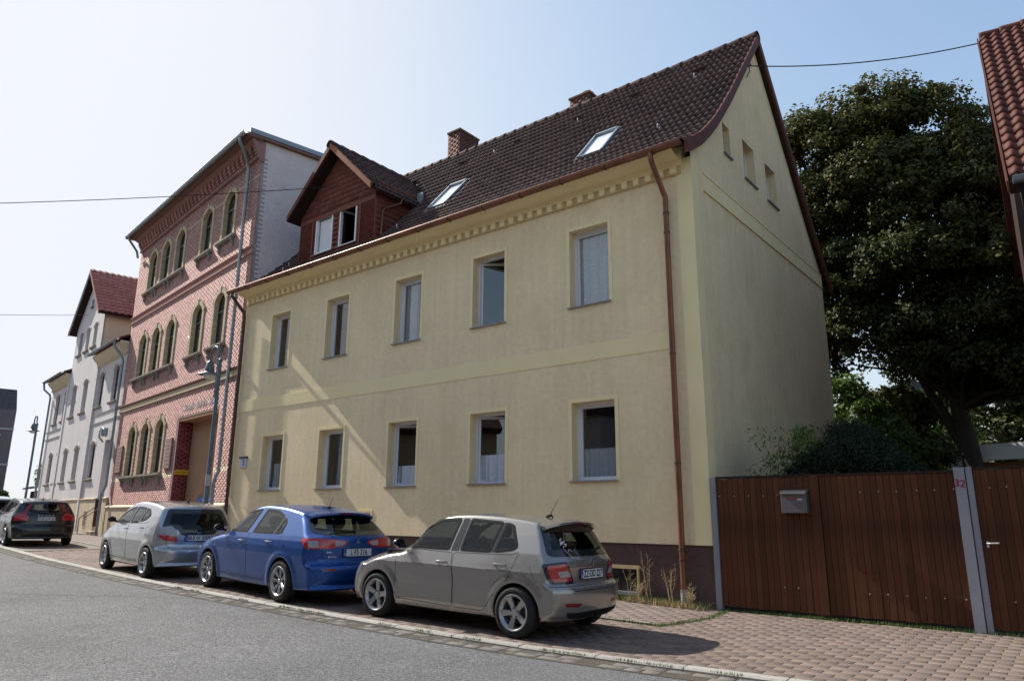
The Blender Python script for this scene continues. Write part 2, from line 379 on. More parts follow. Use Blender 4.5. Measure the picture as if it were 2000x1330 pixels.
# ---- pavers
pav = tag(empty('pavement'), kind='structure')
PL, PW = .285, .135
Ms = []; Ms2 = []
def wall_y(x):
    if x > -19.9: return -.02
    return (-(x + 20.06)) * math.tan(R(8.6)) - .03
cutV, cutF, cutT = [], [], []
row = 0
while row < 46:
    yy = -5.62 + PW * (row + .5)
    x = 1.2 - (row % 2) * PL / 2 + random.uniform(-.01, .01)
    while x > -24:
        x -= PL
        if yy > wall_y(x) - PW/2: continue
        lo = max(ky(x - PL/2), ky(x + PL/2)) + .078; hi = min(ky(x - PL/2), ky(x + PL/2)) + .078
        if yy + PW/2 < hi + .02: continue
        if yy - PW/2 < lo:      # stone cut along the kerb
            V0, F0 = padstone(PL/2-.0018, PW/2-.0022, .03, .0035); o = len(cutV); ok = True
            for (a, b, c) in V0: cutV.append((x + a, min(max(yy + b, ky(x + a) + .08), yy + PW/2 - .003), gz(x + a) + c))
            cutF += [tuple(k + o for k in f) for f in F0]; cutT += [random.random()] * len(F0); continue
        tl = .02 if x < -5.13 else 0
        M = TM(x, yy, gz(x) + random.uniform(-.0015, .0015), (1, random.uniform(-.004, .004), -tl + random.uniform(-.004, .004)), (0, 1, random.uniform(-.006, .006)))
        (Ms2 if (x < -5.3 and yy - ky(x) > 2.5) else Ms).append(M)
    row += 1
_o2 = link('cut_paving_stones', npmesh('cut_paving_stones', cutV, cutF, M_pave, tint=cutT), pav); _o2['kind'] = 'stuff'
pieces('paving_stone', padstone(PL/2-.003, PW/2-.003, .03, .005), Ms, M_pave, pav, 300)
pieces('walkway_slab', padstone(PL/2-.0015, PW/2-.0015, .03, .003), Ms2, M_slab, pav, 0)
strip('far_walkway', [x for x in kx if x < -24], lambda x: ky(x) + .08, lambda x: ky(x) + 7, -.001, M_slab)
# inner edging kerb between parking strip and walkway
kme2 = MB().box(-.495, .495, -.035, .035, -.1, 0).build('edging_stone', M_kerb, mesh_only=True)
edg = tag(empty('walkway_edging'), kind='structure')
for i, (x, y, t) in enumerate(along(0, -45, -5.5, 1.0)):
    o = link('edging_stone', kme2, edg); o.location = (x - t[1]*2.5, y + t[0]*2.5, gz(x) + .022); o.rotation_euler = (0, math.atan(.02), math.atan2(t[1], t[0]))
# ---- grass and weeds in the joints
def tufts(name, pts, n, h, mat, spread=.05, wid=.006, seed=1):
    r = np.random.default_rng(seed); V = []; 
    P = np.asarray(pts)[r.integers(0, len(pts), n)] + np.c_[r.normal(0, spread, n), r.normal(0, spread * .6, n), np.zeros(n)]
    H = h * r.uniform(.4, 1.2, n); a = r.uniform(0, 6.28, n); l = r.normal(0, .45, (n, 2)) * H[:, None]
    dx, dy = np.cos(a) * wid, np.sin(a) * wid
    A = P - np.c_[dx, dy, 0*dx]; B = P + np.c_[dx, dy, 0*dx]
    C = P + np.c_[l[:, 0]*.45 + dx*.7, l[:, 1]*.45 + dy*.7, H * .6]; D = P + np.c_[l[:, 0]*.45 - dx*.7, l[:, 1]*.45 - dy*.7, H * .6]
    E_ = P + np.c_[l[:, 0], l[:, 1], H]
    V = np.stack([A, B, C, D, E_, E_ + [0.001, 0, 0]], 1).reshape(-1, 3)
    o = np.arange(n)[:, None] * 6
    F = np.concatenate([o + [0, 1, 2, 3], o + [3, 2, 5, 4]])
    me = npmesh(name, V, F, mat, tint=np.tile(r.random(n), 2)); return me
def line(p, q, n=60, z=None):
    return [(p[0] + (q[0]-p[0])*i/n, p[1] + (q[1]-p[1])*i/n, gz(p[0] + (q[0]-p[0])*i/n)) for i in range(n+1)]
gp = line((-7.0, -2.2), (-4.95, -2.28)) + line((-4.95, -2.28), (-4.75, -1.1), 30) + line((-4.75, -1.1), (-4.9, -.15), 20)
tag(link('joint_grass', tufts('joint_grass', gp, 1700, .035, M_grass, .035, .004, 3)), 'low green grass growing in the joints of the paving beside the silver beige car', 'grass', kind='stuff')
gp = line((-5.0, -.06), (-.4, -.06), 90)
tag(link('gate_grass', tufts('gate_grass', gp, 1500, .045, M_grass, .035, .004, 4)), 'thin line of grass at the foot of the brown wooden gate', 'grass', kind='stuff')
gp = []
for x in (-9.75, -9.5, -9.2, -8.9, -7.5, -6.8, -4.9, -4.6, -3.95, -3.6, -2.9, -12.5, -13.1, -10.9, -6.0):
    gp += line((x, ky(x) - .105), (x - .25, ky(x-.25) - .105), 8)
tag(link('kerb_grass', tufts('kerb_grass', gp, 900, .03, M_grass, .02, .0035, 5)), 'scattered green tufts growing along the kerb at the edge of the road', 'grass', kind='stuff')
# ================================================================ yellow house
XL, XR, DEP = -20.09, -5.12, 8.3
YH = empty('yellow_house', (XR, 0, 0), label='long yellow plastered two storey house with brown tiled roof and dormer', cat='house')
_o = Vector((-XR, 0, 0))
def yb(name, mb, mat, parent=None, **k):
    """build in world coordinates under the house empty"""
    return mb.build(name, mat, parent or YH, loc=_o if (parent is None or parent is YH) else (0, 0, 0), **k)
def wall_holes(mb, x0, x1, z0, z1, holes, y, depth, flip=1):
    """front sheet with rectangular holes and reveals. holes (xa,xb,za,zb)"""
    xs_ = sorted({x0, x1, *[h[0] for h in holes], *[h[1] for h in holes]}); zs_ = sorted({z0, z1, *[h[2] for h in holes], *[h[3] for h in holes]})
    xs_ = [x for x in xs_ if x0 <= x <= x1]; zs_ = [z for z in zs_ if z0 <= z <= z1]
    for i in range(len(xs_)-1):
        for j in range(len(zs_)-1):
            cx, cz = (xs_[i]+xs_[i+1])/2, (zs_[j]+zs_[j+1])/2
            if any(h[0] < cx < h[1] and h[2] < cz < h[3] for h in holes): continue
            mb.add([(xs_[i],y,zs_[j]),(xs_[i+1],y,zs_[j]),(xs_[i+1],y,zs_[j+1]),(xs_[i],y,zs_[j+1])], [(0,1,2,3)])
    for (a, b, c, d) in holes:
        mb.add([(a,y,c),(b,y,c),(b,y,d),(a,y,d),(a,y+depth,c),(b,y+depth,c),(b,y+depth,d),(a,y+depth,d)], [(0,4,5,1),(1,5,6,2),(2,6,7,3),(3,7,4,0)])
UW = [(-18.58, -17.67), (-15.96, -15.03), (-13.19, -12.26), (-10.57, -9.63), (-7.89, -6.96)]
UZ = (5.578, 7.243); LZ = (2.109, 3.631)
LW = [(-18.54, -17.56), (-15.93, -14.93), (-13.22, -12.25), (-10.57, -9.58), (-7.89, -6.91)]
holes = [(a, b, *UZ) for a, b in UW] + [(a, b, *LZ) for a, b in LW]
BW = [(-13.9, -13.35, .55, .80), (-13.97, -13.4, .5, .86)]
holes += [(-14.20, -13.72, 1.04, 1.52)]
mb = MB(); wall_holes(mb, XL, XR, 1.0, 8.1, holes, 0, .36)
mb.box(XL + .01, XL + .3, .362, DEP, -.2, 8.05)            # left wall
mb.box(XL + .3, XR - .3, DEP - .3, DEP, -.2, 7.9)  # back wall
mb.box(XL + .3, XR - .36, .45, DEP - .3, 4.35, 4.5)  # floor slab
mb.box(XL + .3, XR - .36, .45, DEP - .3, 7.7, 7.85)
yb('front_wall', mb, M_yel)
# roof profile (front, y,z)
RP = [(-.47, 8.17), (-.2, 8.33), (.2, 8.6), (.6, 8.94), (1.0, 9.32), (1.5, 9.86), (2.0, 10.43), (3.05, 11.72), (4.15, 13.06)]
RB = [(4.15, 13.06), (5.2, 11.78), (6.5, 10.2), (7.6, 8.9), (8.3, 8.15), (8.75, 7.78)]
# gable wall with three windows: fan built from columns in (y,z)
GW = [(1.73, 2.12, 8.9, 9.62), (2.88, 3.58, 8.77, 9.73), (4.30, 5.02, 8.75, 9.73)]
GW = [(a + .0, b + .0, c, d) for a, b, c, d in GW]
def roofz(y): 
    pr_ = RP + RB[1:]; return float(np.interp(y, [p[0] for p in pr_], [p[1] for p in pr_]))
mb = MB(); ys = sorted({0., DEP, 4.15, *[g for w in GW for g in w[:2]], *np.linspace(0, DEP, 24)})
for i in range(len(ys)-1):
    a, b = ys[i], ys[i+1]; cy = (a+b)/2; segs = [1.0]; h = [w for w in GW if w[0] < cy < w[1]]
    zz = [(1.0, 1.0)]
    if h: rng_ = [((1., 1.), (h[0][2],)*2), ((h[0][3],)*2, (roofz(a)-.1, roofz(b)-.1))]
    else: rng_ = [((1., 1.), (roofz(a)-.1, roofz(b)-.1))]
    for (l, u) in rng_:
        mb.add([(XR, a, l[0]), (XR, b, l[1]), (XR, b, u[1]), (XR, a, u[0])], [(0,1,2,3)])
for (a, b, c, d) in GW:
    X2 = XR - .3
    mb.add([(XR,a,c),(XR,b,c),(XR,b,d),(XR,a,d),(X2,a,c),(X2,b,c),(X2,b,d),(X2,a,d)], [(0,4,5,1),(1,5,6,2),(2,6,7,3),(3,7,4,0)])
yb('gable_wall', mb, M_yel)
mb = MB(); mb.box(XL, XR, .03, .4, -.3, 1.0); mb.box(XR - .4, XR - .025, .4, DEP, -.3, 1.0)
# basement window hole in plinth is built as a recessed dark frame in front
yb('plinth', mb, M_plin)
mb = MB().box(XL + .3, XR - .36, 1.9, 1.95, .9, 7.7); yb('inner_partition', mb, M_dark)
# facade band, corner strip, gable band
mb = MB()
def bandpieces(mb, x0, x1, z0, z1): mb.box(x0, x1, -.012, .01, z0, z1)
bandpieces(mb, XL + .02, -5.62, 4.436, 4.770); yb('facade_band', mb, M_yels)
mb = MB(); mb.box(XR - .02, XR + .012, .5, DEP - .02, 7.60, 7.93); mb.box(XR - .02, XR + .03, .5, DEP - .02, 7.57, 7.60); mb.box(XR-.02, XR + .025, .5, DEP-.02, 7.93, 7.95)
mb.box(XR - .30, XR + .010, -.014, .30, 1.0, 8.05); yb('gable_band', mb, M_yels)
# cornice
mb = MB(); prof = [(0, 7.93), (-.06, 7.95), (-.075, 8.0), (-.1, 8.03), (-.20, 8.04), (-.34, 8.07), (-.45, 8.12), (-.45, 8.15), (.2, 8.5), (.2, 7.93)]
mb.sweep(prof, XL + .05, XR - .17); yb('cornice', mb, M_yels)
dm = MB().box(-.06, .06, -.105, 0, 0, .11).box(-.07, .07, -.12, 0, .11, .135).build('dentil', M_yels, mesh_only=True)
x = XR - .33
while x > XL + .2:
    link('dentil', dm, YH, (x - XR, -.004, 7.80)); x -= .262
mb = MB().box(XL + .05, XR - .2, -.045, 0, 7.79, 7.93)
yb('dentil_backing', mb, M_ocrel)
# windows -------------------------------------------------------------
def curtain_mesh(x0, x1, z0, z1, y, amp=.03, n=36, seed=0):
    r = random.Random(seed); V = []; F = []
    ph = [r.uniform(0, 6.28) for _ in range(3)]
    for i in range(n+1):
        u = i/n; x = x0 + (x1-x0)*u; d = amp*(math.sin(u*46+ph[0]) + .6*math.sin(u*71+ph[1])+.5*math.sin(u*19+ph[2]))
        V += [(x, y + d, z0 + .008*math.sin(u*46)), (x, y + d*.6, z1)]
    for i in range(n): F.append((2*i, 2*i+2, 2*i+3, 2*i+1))
    return npmesh('curtain', V, F, M_curt, True)
def window(a, b, c, d, parent, off, yf=.2, sash=0, curt=None, label=None, trim=.075, wmat=None, frame_w=.055, seed=0, ys=-.055):
    """house window in a hole; sash: opening angle in degrees (hinged left, turned inwards)"""
    wmat = wmat or M_white; w = b - a; fw = frame_w
    f = MB(); f.box(a, a+fw, yf, yf+.07, c, d); f.box(b-fw, b, yf, yf+.07, c, d); f.box(a+fw, b-fw, yf, yf+.07, d-fw, d); f.box(a+fw, b-fw, yf, yf+.07, c, c+fw)
    fr = f.build('window', wmat, parent, loc=off)
    if label: fr['label'] = label
    s = MB(); sw = w - 2*fw + .03; sh = d - c - 2*fw + .03; t = .055
    s.box(0, t, 0, .05, 0, sh); s.box(sw-t, sw, 0, .05, 0, sh); s.box(t, sw-t, 0, .05, 0, t); s.box(t, sw-t, 0, .05, sh-t, sh)
    so_ = s.build('sash', wmat, fr, loc=(a+fw-.015, yf+.035, c+fw-.015), rot=(0, 0, R(sash)))
    g = MB().box(t-.004, sw-t+.004, .02, .028, t-.004, sh-t+.004)
    g.build('pane', M_glass, fr, loc=(a+fw-.015, yf+.035, c+fw-.015), rot=(0, 0, R(sash)))
    sl_ = MB(); sl_.prism([(ys,0),(ys,.022),(yf,.04),(yf,0)], a-.045, b+.045, 'x'); sl_.build('window_sill', M_sillm, fr, loc=(0, 0, c-.012))
    if trim:
        t_ = MB(); q = trim; t_.box(a-q, a, -.01, .0, c-.02, d+q); t_.box(b, b+q, -.01, .0, c-.02, d+q); t_.box(a, b, -.01, 0, d, d+q)
        t_.build('window_surround', M_yels, fr)
    if curt:
        z0, z1, x0, x1 = curt
        link('curtain', curtain_mesh(a+w*x0, a+w*x1, c+(d-c)*z0, c+(d-c)*z1, yf+.115, seed=seed), fr)
    return fr
ucur = [None, None, (0.02, 1, .1, .55), None, (.02, 1, .05, .97)]
for i, (a, b) in enumerate(UW): window(a, b, *UZ, YH, _o, sash=[0, 0, 0, 38, 0][i], curt=ucur[i], seed=i, label=['', '', '', 'window standing open inwards', 'window with long white lace curtain'][i] or None)
lcur = [(0.03, .5, .2, .95), (.02, .98, .5, .98), (.03, .33, .08, .95), (.03, .42, .06, .97), (.03, .42, .05, .97)]
for i, (a, b) in enumerate(LW): window(a, b, *LZ, YH, _o, sash=[0, 0, 28, 30, 0][i], curt=lcur[i], seed=i+9, label=['', '', 'window standing ajar', 'window ajar with half lace curtain', 'closed window with half lace curtain'][i] or None)
window(-14.20, -13.72, 1.04, 1.52, YH, _o, yf=.1, trim=.06)
# basement grille openings at plinth
for (xa, xb) in ((-7.25, -6.55),):
    f = MB(); f.box(xa-.05, xb+.05, -.02, .03, .56, .62); f.box(xa-.05, xa, -.02, .03, .18, .56); f.box(xb, xb+.03, -.02, .03, .18, .56)
    fo = yb('basement_window', f, M_ocre); g = MB().box(xa, xb, .0, .025, .18, .56); g.build('pane', M_blackg, fo)
    g = MB().box(xa-.05, xb+.05, -.06, .03, .12, .18); g.build('window_sill', M_sillm, fo)
# gable windows
for k, (a, b, c, d) in enumerate(GW):
    f = MB(); X = XR - .2; t = .05
    f.box(X-.05, X, a, a+t, c, d); f.box(X-.05, X, b-t, b, c, d); f.box(X-.05, X, a+t, b-t, c, c+t); f.box(X-.05, X, a+t, b-t, d-t, d)
    fr = yb('gable_window', f, M_white); MB().box(X-.04, X-.03, a+t, b-t, c+t, d-t).build('pane', M_glass, fr)
    MB().box(XR-.2, XR+.05, a-.03, b+.03, c-.02, c+.012).build('window_sill', M_sillm, fr)
# ---------------- roof
ROOF = empty('roof', (0, 0, 0), parent=YH)
mb = MB(); th = .17
def shell(mb, prof, x0, x1, th):
    n = len(prof); low = []
    for i, (y, z) in enumerate(prof):
        a = prof[max(i-1, 0)]; b = prof[min(i+1, n-1)]; d = Vector((b[0]-a[0], b[1]-a[1])).normalized(); nn = Vector((-d.y, d.x))
        if nn.y < 0: nn = -nn
        low.append((y - nn.x*th, z - nn.y*th))
    for i in range(n-1):
        p = [prof[i], prof[i+1], low[i+1], low[i]]; mb.prism(p, x0, x1, 'x')
RPd = [(y + .02, z - .045) for y, z in RP]; RBd = [(y, z - .04) for y, z in RB]
shell(mb, [(-.43, 8.165)] + RPd[1:-1] + [(4.15, 13.02)], XL + .02, XR + .1, .03); shell(mb, [(4.15, 13.02)] + RBd[1:], XL + .02, XR + .1, .12)
yb('roof_deck', mb, M_woodr)
# verge boards / bricks on the right gable
mb = MB(); VX0, VX1 = XR + .1, XR + .16
def vergestrip(prof, up, dn):
    n = len(prof)
    for i in range(n-1):
        (y0, z0), (y1, z1) = prof[i], prof[i+1]
        mb.prism([(y0, z0+up), (y1, z1+up), (y1, z1-dn), (y0, z0-dn)], VX0, VX1, 'x')
vergestrip(RP, .05, .24); o = yb('verge_board', mb, M_verge)
mb = MB(); vergestrip(RB, .05, .24); yb('verge_board', mb, M_verge)
# soffit of overhang
# tiles
TW, TG, TLn = .30, .335, .40
def tile_mesh(w, l, h, waves, nx=12, lift=.03, th=.02, pw=1.0):
    V = []; F = []
    for j, (y, zz) in enumerate([(0, lift - th), (0, lift), (l*.5, lift*.5), (l, 0)]):
        for i in range(nx+1):
            u = i/nx; hh = h * (.5 - .5*math.cos(2*math.pi*waves*u)) ** pw
            V.append((w*u, y, zz + (hh if j else hh - .0)))
    for j in range(3):
        for i in range(nx): a = j*(nx+1)+i; F.append((a, a+1, a+nx+2, a+nx+1))
    # right edge flange
    return np.array(V), np.array(F)
def arcpos(prof):
    P = np.array(prof); s = np.r_[0, np.cumsum(np.linalg.norm(np.diff(P, axis=0), axis=1))]
    def f(t): return np.array([np.interp(t, s, P[:, 0]), np.interp(t, s, P[:, 1])])
    return f, s[-1]
fpos, SL = arcpos(RP)
DORM = (-18.2, -14.75)   # dormer walls
YD = .5
def in_dormer(x, y, z):
    if not (DORM[0] - .15 < x + .15 < DORM[1] + .05): return False
    return y > YD - .1 and z < 10.8 + max(0, (1 - abs((x + .15) + 16.48) / 1.75)) * 1.4
VEL = [(-8.42, -7.72, 9.55, 10.5), (-13.52, -12.80, 9.72, 10.75)]
Ms = []; nrow = int(SL / TG) + 1
ncol = int((XR + .1 - XL) / TW)
for r_ in range(nrow):
    t = min(r_ * TG, SL - .1); p = fpos(t); q = fpos(min(t + .33, SL)); d = (q - p); d /= np.linalg.norm(d); nn = np.array([-d[1], d[0]])
    if t + .3 > SL: d0 = fpos(SL) - fpos(SL - .3); d = d0/np.linalg.norm(d0); nn = np.array([-d[1], d[0]])
    for c_ in range(ncol + 1):
        x = XR + .11 - (c_ + 1) * TW
        if x < XL - .25: continue
        if in_dormer(x, p[0], p[1]): continue
        if any(v[0] - .06 < x + .15 < v[1] + .06 and v[2] - .12 < p[1] < v[3] - .02 for v in VEL): continue
        jz = random.uniform(0, .006)
        Ms.append(TM(x - XR + random.uniform(-.003, .003), p[0] + nn[0]*(-.005+jz), p[1] + nn[1]*(-.005+jz), (1, random.uniform(-.006, .006), 0), (0, d[0], d[1]), (0, nn[0], nn[1])))
W0 = TM(XR, 0, 0)
tb = tile_mesh(TW + .004, TLn, .052, 2, lift=.045, th=.034)
pieces('roof_tile', tb, Ms, M_tile, ROOF, 300, W0, smooth=False)
# rear slope tiles as one
fb, SB = arcpos(RB[::-1]); Ms = []
for r_ in range(int(SB/TG)+1):
    t = r_*TG; p = fb(t); q = fb(min(t+.33, SB)) if t + .33 < SB else fb(t) + (fb(SB)-fb(SB-.3)); d = (q-p)/np.linalg.norm(q-p); nn = np.array([d[1], -d[0]])
    for c_ in range(ncol+1):
        x = XR + .11 - c_*TW
        if x > XL: Ms.append(TM(x - XR, p[0], p[1], (-1, 0, 0), (0, d[0], d[1]), (0, nn[0], nn[1])))
pieces('roof_tile', tile_mesh(TW, TLn, .04, 2, nx=6), Ms, M_tile, ROOF, 0, W0)
# ridge tiles
rv = []; nseg = 10
for (y, rr_) in ((0, .135), (.42, .115)):
    for i in range(nseg+1):
        a = math.pi*(i/nseg)*1.16 - .08*math.pi; rv.append((y, math.cos(a)*rr_, math.sin(a)*rr_))
rf = [(i, i+1, nseg+1+i+1, nseg+1+i) for i in range(nseg)]
rbm = MB(); 
for (xa, ra), (xb, rb_) in (((0, .140), (.40, .115)),):
    pass
V = []; F = []
for (xx, rr_) in ((0, .115), (0, .142), (.06, .142), (.44, .118)):
    for i in range(nseg+1):
        a = -0.12*math.pi + 1.24*math.pi*i/nseg; V.append((-xx, math.cos(a)*rr_, math.sin(a)*rr_ - .03))
for j in range(3):
    for i in range(nseg): k = j*(nseg+1)+i; F.append((k, k+1, k+nseg+2, k+nseg+1))
Ms = [TM(XR + .16 - .4*i - XR, 4.15, 13.07 + random.uniform(-.006, .006)) for i in range(37)]
pieces('ridge_tile', (V, F), Ms, M_tile, ROOF, 300, W0, smooth=True)
# gutter + brackets + downpipes
mb = MB(); GY, GZ, gr = -.53, 8.17, .082
def halfpipe(mb, x0, x1, y, z, r, n=10, t=.006):
    po = [(y + r*math.cos(a), z + r*math.sin(a)) for a in [math.pi + math.pi*i/n for i in range(n+1)]]
    pi_ = [(y + (r-t)*math.cos(a), z + (r-t)*math.sin(a)) for a in [math.pi + math.pi*i/n for i in range(n+1)]][::-1]
    for i in range(n): mb.prism([po[i], po[i+1], pi_[n-i-1], pi_[n-i]], x0, x1, 'x')
halfpipe(mb, XL - .22, XR + .05, GY, GZ, gr); mb.tube([(XL-.22, GY - gr, GZ + .008), (XR + .05, GY - gr, GZ + .008)], .013, 8)
mb.prism([(GY + gr*math.cos(a), GZ + gr*math.sin(a)) for a in [math.pi + math.pi*i/10 for i in range(11)]], XR + .05, XR + .055, 'x')
gt = yb('gutter', mb, M_copper)
gbm = MB().box(-.014, .014, -.095, -.088, -.03, .02)
gb = MB(); gb.tube([(0, gr*1.06*math.cos(a), gr*1.06*math.sin(a)) for a in [math.pi + math.pi*i/8 for i in range(9)]], .012, 6)
gbme = gb.build('gutter_bracket', M_copperd, mesh_only=True)
x = XR - .5
while x > XL: link('gutter_bracket', gbme, gt, (x, GY, GZ)); x -= 1.05
def downpipe(x, path, r, mat, parent, off, clamps, name='downpipe', cm=None):
    m = MB().tube(path, r, 14); o = m.build(name, mat, parent, loc=off, smooth=True)
    for (p, q) in clamps:
        c = MB().tube([p, q], r + .009, 14); c.build('pipe_clamp', cm or M_copperd, o, smooth=True)
    return o
PX = -5.62; py_ = -.11
downpipe(PX, [(PX-.06, GY, 8.12), (PX-.06, GY, 8.02), (PX-.055, GY+.03, 7.93), (PX-.02, -.15, 7.45), (PX, py_, 7.35), (PX, py_, .28)], .052, M_copper, YH, _o,
         [((PX, py_, z), (PX, py_, z + h)) for z, h in ((6.62, .03), (4.30, .025), (2.35, .03), (.74, .025), (.9, .05), (7.0, .05))])
m = MB().tube([(PX, py_, -.02), (PX, py_, .28)], .062, 14); yb('standpipe', m, M_sandst)
PX2 = XL + .12
downpipe(PX2, [(PX2-.1, GY, 8.12), (PX2-.1, GY, 8.0), (PX2, -.15, 7.55), (PX2, py_, 7.4), (PX2, py_, .3)], .05, M_copperd, YH, _o, [((PX2, py_, z), (PX2, py_, z+.03)) for z in (6.3, 4.3, 2.3)])
# roof windows
def rpt(y, lift=0.):
    z = roofz(y); d = np.array([.02, roofz(y+.01) - roofz(y-.01)]); d /= np.linalg.norm(d); n_ = np.array([-d[1], d[0]]); return y + n_[0]*lift, z + n_[1]*lift, d, n_
for (xa, xb, za, zb) in VEL:
    ya = float(np.interp(za, [p[1] for p in RP], [p[0] for p in RP])); yb_ = float(np.interp(zb, [p[1] for p in RP], [p[0] for p in RP]))
    d = np.array([yb_-ya, zb-za]); Lq = np.linalg.norm(d); d /= Lq; n_ = np.array([-d[1], d[0]])
    E4 = Matrix(((1, 0, 0, xa), (0, d[0], n_[0], ya), (0, d[1], n_[1], za), (0, 0, 0, 1))); w = xb-xa
    f = MB(); f.M = E4; t = .055
    f.box(0, t, 0, Lq, -.05, .11); f.box(w-t, w, 0, Lq, -.05, .11); f.box(t, w-t, Lq-t*1.6, Lq, -.05, .13); f.box(t, w-t, 0, t, -.05, .09)
    fr = yb('roof_window', f, M_zinc); g = MB(); g.M = E4; g.box(t, w-t, t, Lq-t*1.6, .045, .06); 
    g.build('pane', M_skyl, fr)
    g = MB(); g.M = E4; g.box(-.13, 0, -.18, Lq+.1, .03, .05); g.box(w, w+.13, -.18, Lq+.1, .03, .05); g.box(0, w, -.2, 0, .03, .052); g.box(0, w, Lq, Lq+.12, .03, .06); g.build('flashing', M_zincd, fr)
# vents and hooks
for (x, y) in ((-6.3, 3.35), (-8.1, 3.35), (-9.9, 3.35), (-12.0, 3.35), (-14.2, 3.35)):
    yy, zz, d, n_ = rpt(y, .03); m = MB(); m.M = Matrix(((1, 0, 0, x), (0, d[0], n_[0], yy), (0, d[1], n_[1], zz), (0, 0, 0, 1)))
    m.prism([(0, .0), (0, .1), (.28, .02), (.28, 0)], 0, .26, 'x'); yb('vent_tile', m, M_tile, parent=None)
for (x, y) in ((-6.2, 3.1), (-9.6, 3.15), (-12.6, 3.2), (-6.35, 1.3), (-14.0, .75), (-18.9, .7), (-18.6, .3)):
    yy, zz, d, n_ = rpt(y, .04); m = MB(); m.M = Matrix(((1, 0, 0, x), (0, d[0], n_[0], yy), (0, d[1], n_[1], zz), (0, 0, 0, 1)))
    m.tube([(0, .12, 0), (0, 0, .01), (0, -.04, .05), (0, -.02, .1), (0, .03, .12)], .014, 6); yb('roof_hook', m, M_bolt)
# chimneys
def chimney(x, y, w, d, z0, z1, cap=True, dome=False):
    core = MB().box(x-w/2+.012, x+w/2-.012, y-d/2+.012, y+d/2-.012, z0, z1)
    c = yb('chimney', core, M_mortd); Ms = []
    nr = int((z1-z0)/.083)
    for r_ in range(nr):
        z = z0 + r_*.083
        for side in range(4):
            ln = w if side % 2 == 0 else d; k = -(r_ % 2)*.125
            while k < ln - .01:
                a = max(k, 0); b = min(k+.24, ln)
                if b - a > .03:
                    s_ = (b-a-.008)/.24
                    if side == 0: M = TM(x-w/2+a, y-d/2, z, (s_, 0, 0))
                    elif side == 1: M = TM(x+w/2, y-d/2+a, z, (0, s_, 0), (-1, 0, 0))
                    elif side == 2: M = TM(x+w/2-a, y+d/2, z, (-s_, 0, 0), (0, -1, 0))
                    else: M = TM(x-w/2, y+d/2-a, z, (0, -s_, 0), (1, 0, 0))
                    Ms.append(M)
                k += .25
    pieces('brick', quadbox(0, .24, 0, .02, 0, .075, back=False), Ms, M_chim, c, 60, W0)
    for ch in c.children: ch.location = ch.location
    if cap: MB().box(x-w/2-.03, x+w/2+.03, y-d/2-.03, y+d/2+.03, z1, z1+.06).build('chimney_cap', M_mortd, c)
    if dome: MB().lathe([(.01, .2), (.12, .19), (.2, .12), (.22, 0)], 14, 'z', (x+.1, y, z1+.06)).build('chimney_cowl', M_mortd, c, smooth=True)
chimney(-15.35, 4.7, .55, .95, 12.6, 14.1)
chimney(-10.4, 4.7, .7, .6, 12.6, 13.62, True, True)
# ---------------- dormer
DM = empty('dormer', (0, 0, 0), parent=YH)
def db(name, m, mat, **k): return m.build(name, mat, DM, loc=_o, **k)
dx0, dx1 = DORM; zc = 10.56; apx = (dx0+dx1)/2; apz = 12.2; ey = 3.4
dw = [(-17.45, -16.64, 9.02, 10.25), (-16.32, -15.54, 9.02, 10.27)]
m = MB(); wall_holes(m, dx0, dx1, 8.7, zc - .2, dw, YD, .22)
m.add([(dx0, YD, zc - .2), (dx1, YD, zc - .2), (dx1, YD, zc), (apx, YD, apz - .12), (dx0, YD, zc)], [(0, 1, 2, 3, 4)])
m.prism([(YD, 8.7), (YD, zc), (ey - .6, zc), (ey - .6, 10.2)], dx1 - .12, dx1, 'x'); m.prism([(YD, 8.7), (YD, zc), (ey - .6, zc), (ey-.6, 10.2)], dx0, dx0 + .12, 'x')
db('dormer_wall', m, M_shing)
# shingles: small scale below eaves, larger on gable, and on right cheek
Ms = []
sw_, sg = .19, .155
def clipgable(x, z): return z < apz - .12 - abs(x - apx) * (apz - .12 - zc) / (dx1 - apx)
z = 8.78; r_ = 0
while z < apz - .15:
    gab = z > zc - .28
    w_ = .20 if gab else .17; g_ = .165 if gab else .075
    x = dx0 - (r_ % 2) * w_/2
    while x < dx1:
        xa, xb = max(x, dx0), min(x + w_, dx1); c_ = (xa+xb)/2
        ok = xb - xa > .04 and not any(h[0] - .05 < xb and xa < h[1] + .05 and h[2] - .12 < z + g_/2 < h[3] + .05 for h in dw)
        if z + g_ > zc: ok = ok and clipgable(xa, z + g_*.8) and clipgable(xb, z + g_*.8)
        if ok: Ms.append(TM(xa - XR, YD, z, ((xb-xa-.014)/.2, 0, 0), (0, 1, 0), (0, .0, g_/.165)))
        x += w_
    z += g_; r_ += 1
sv, sf = [(0,-.022,0),(.2,-.022,0),(.2,-.006,.18),(0,-.006,.18),(0,-.004,0),(.2,-.004,0)], [(0,1,2,3),(4,5,1,0)]
def shing(Ms, nm='shingle'): pieces(nm, (sv, sf), Ms, M_shing, DM, 300 if nm == 'shingle' else 0, W0)
shing(Ms)
Ms = []
z = 8.9; r_ = 0
while z < zc:
    y = YD - (r_ % 2)*.1
    while y < ey:
        ya, yb2 = max(y, YD), y + .2
        if roofz(yb2) < z + .2: Ms.append(TM(dx1 - XR, ya, z, (0, (yb2-ya-.006)/.2, 0), (-1, 0, 0)))
        y += .2
    z += .165; r_ += 1
pieces('cheek_shingle', (sv, sf), Ms, M_shing, DM, 0, W0)
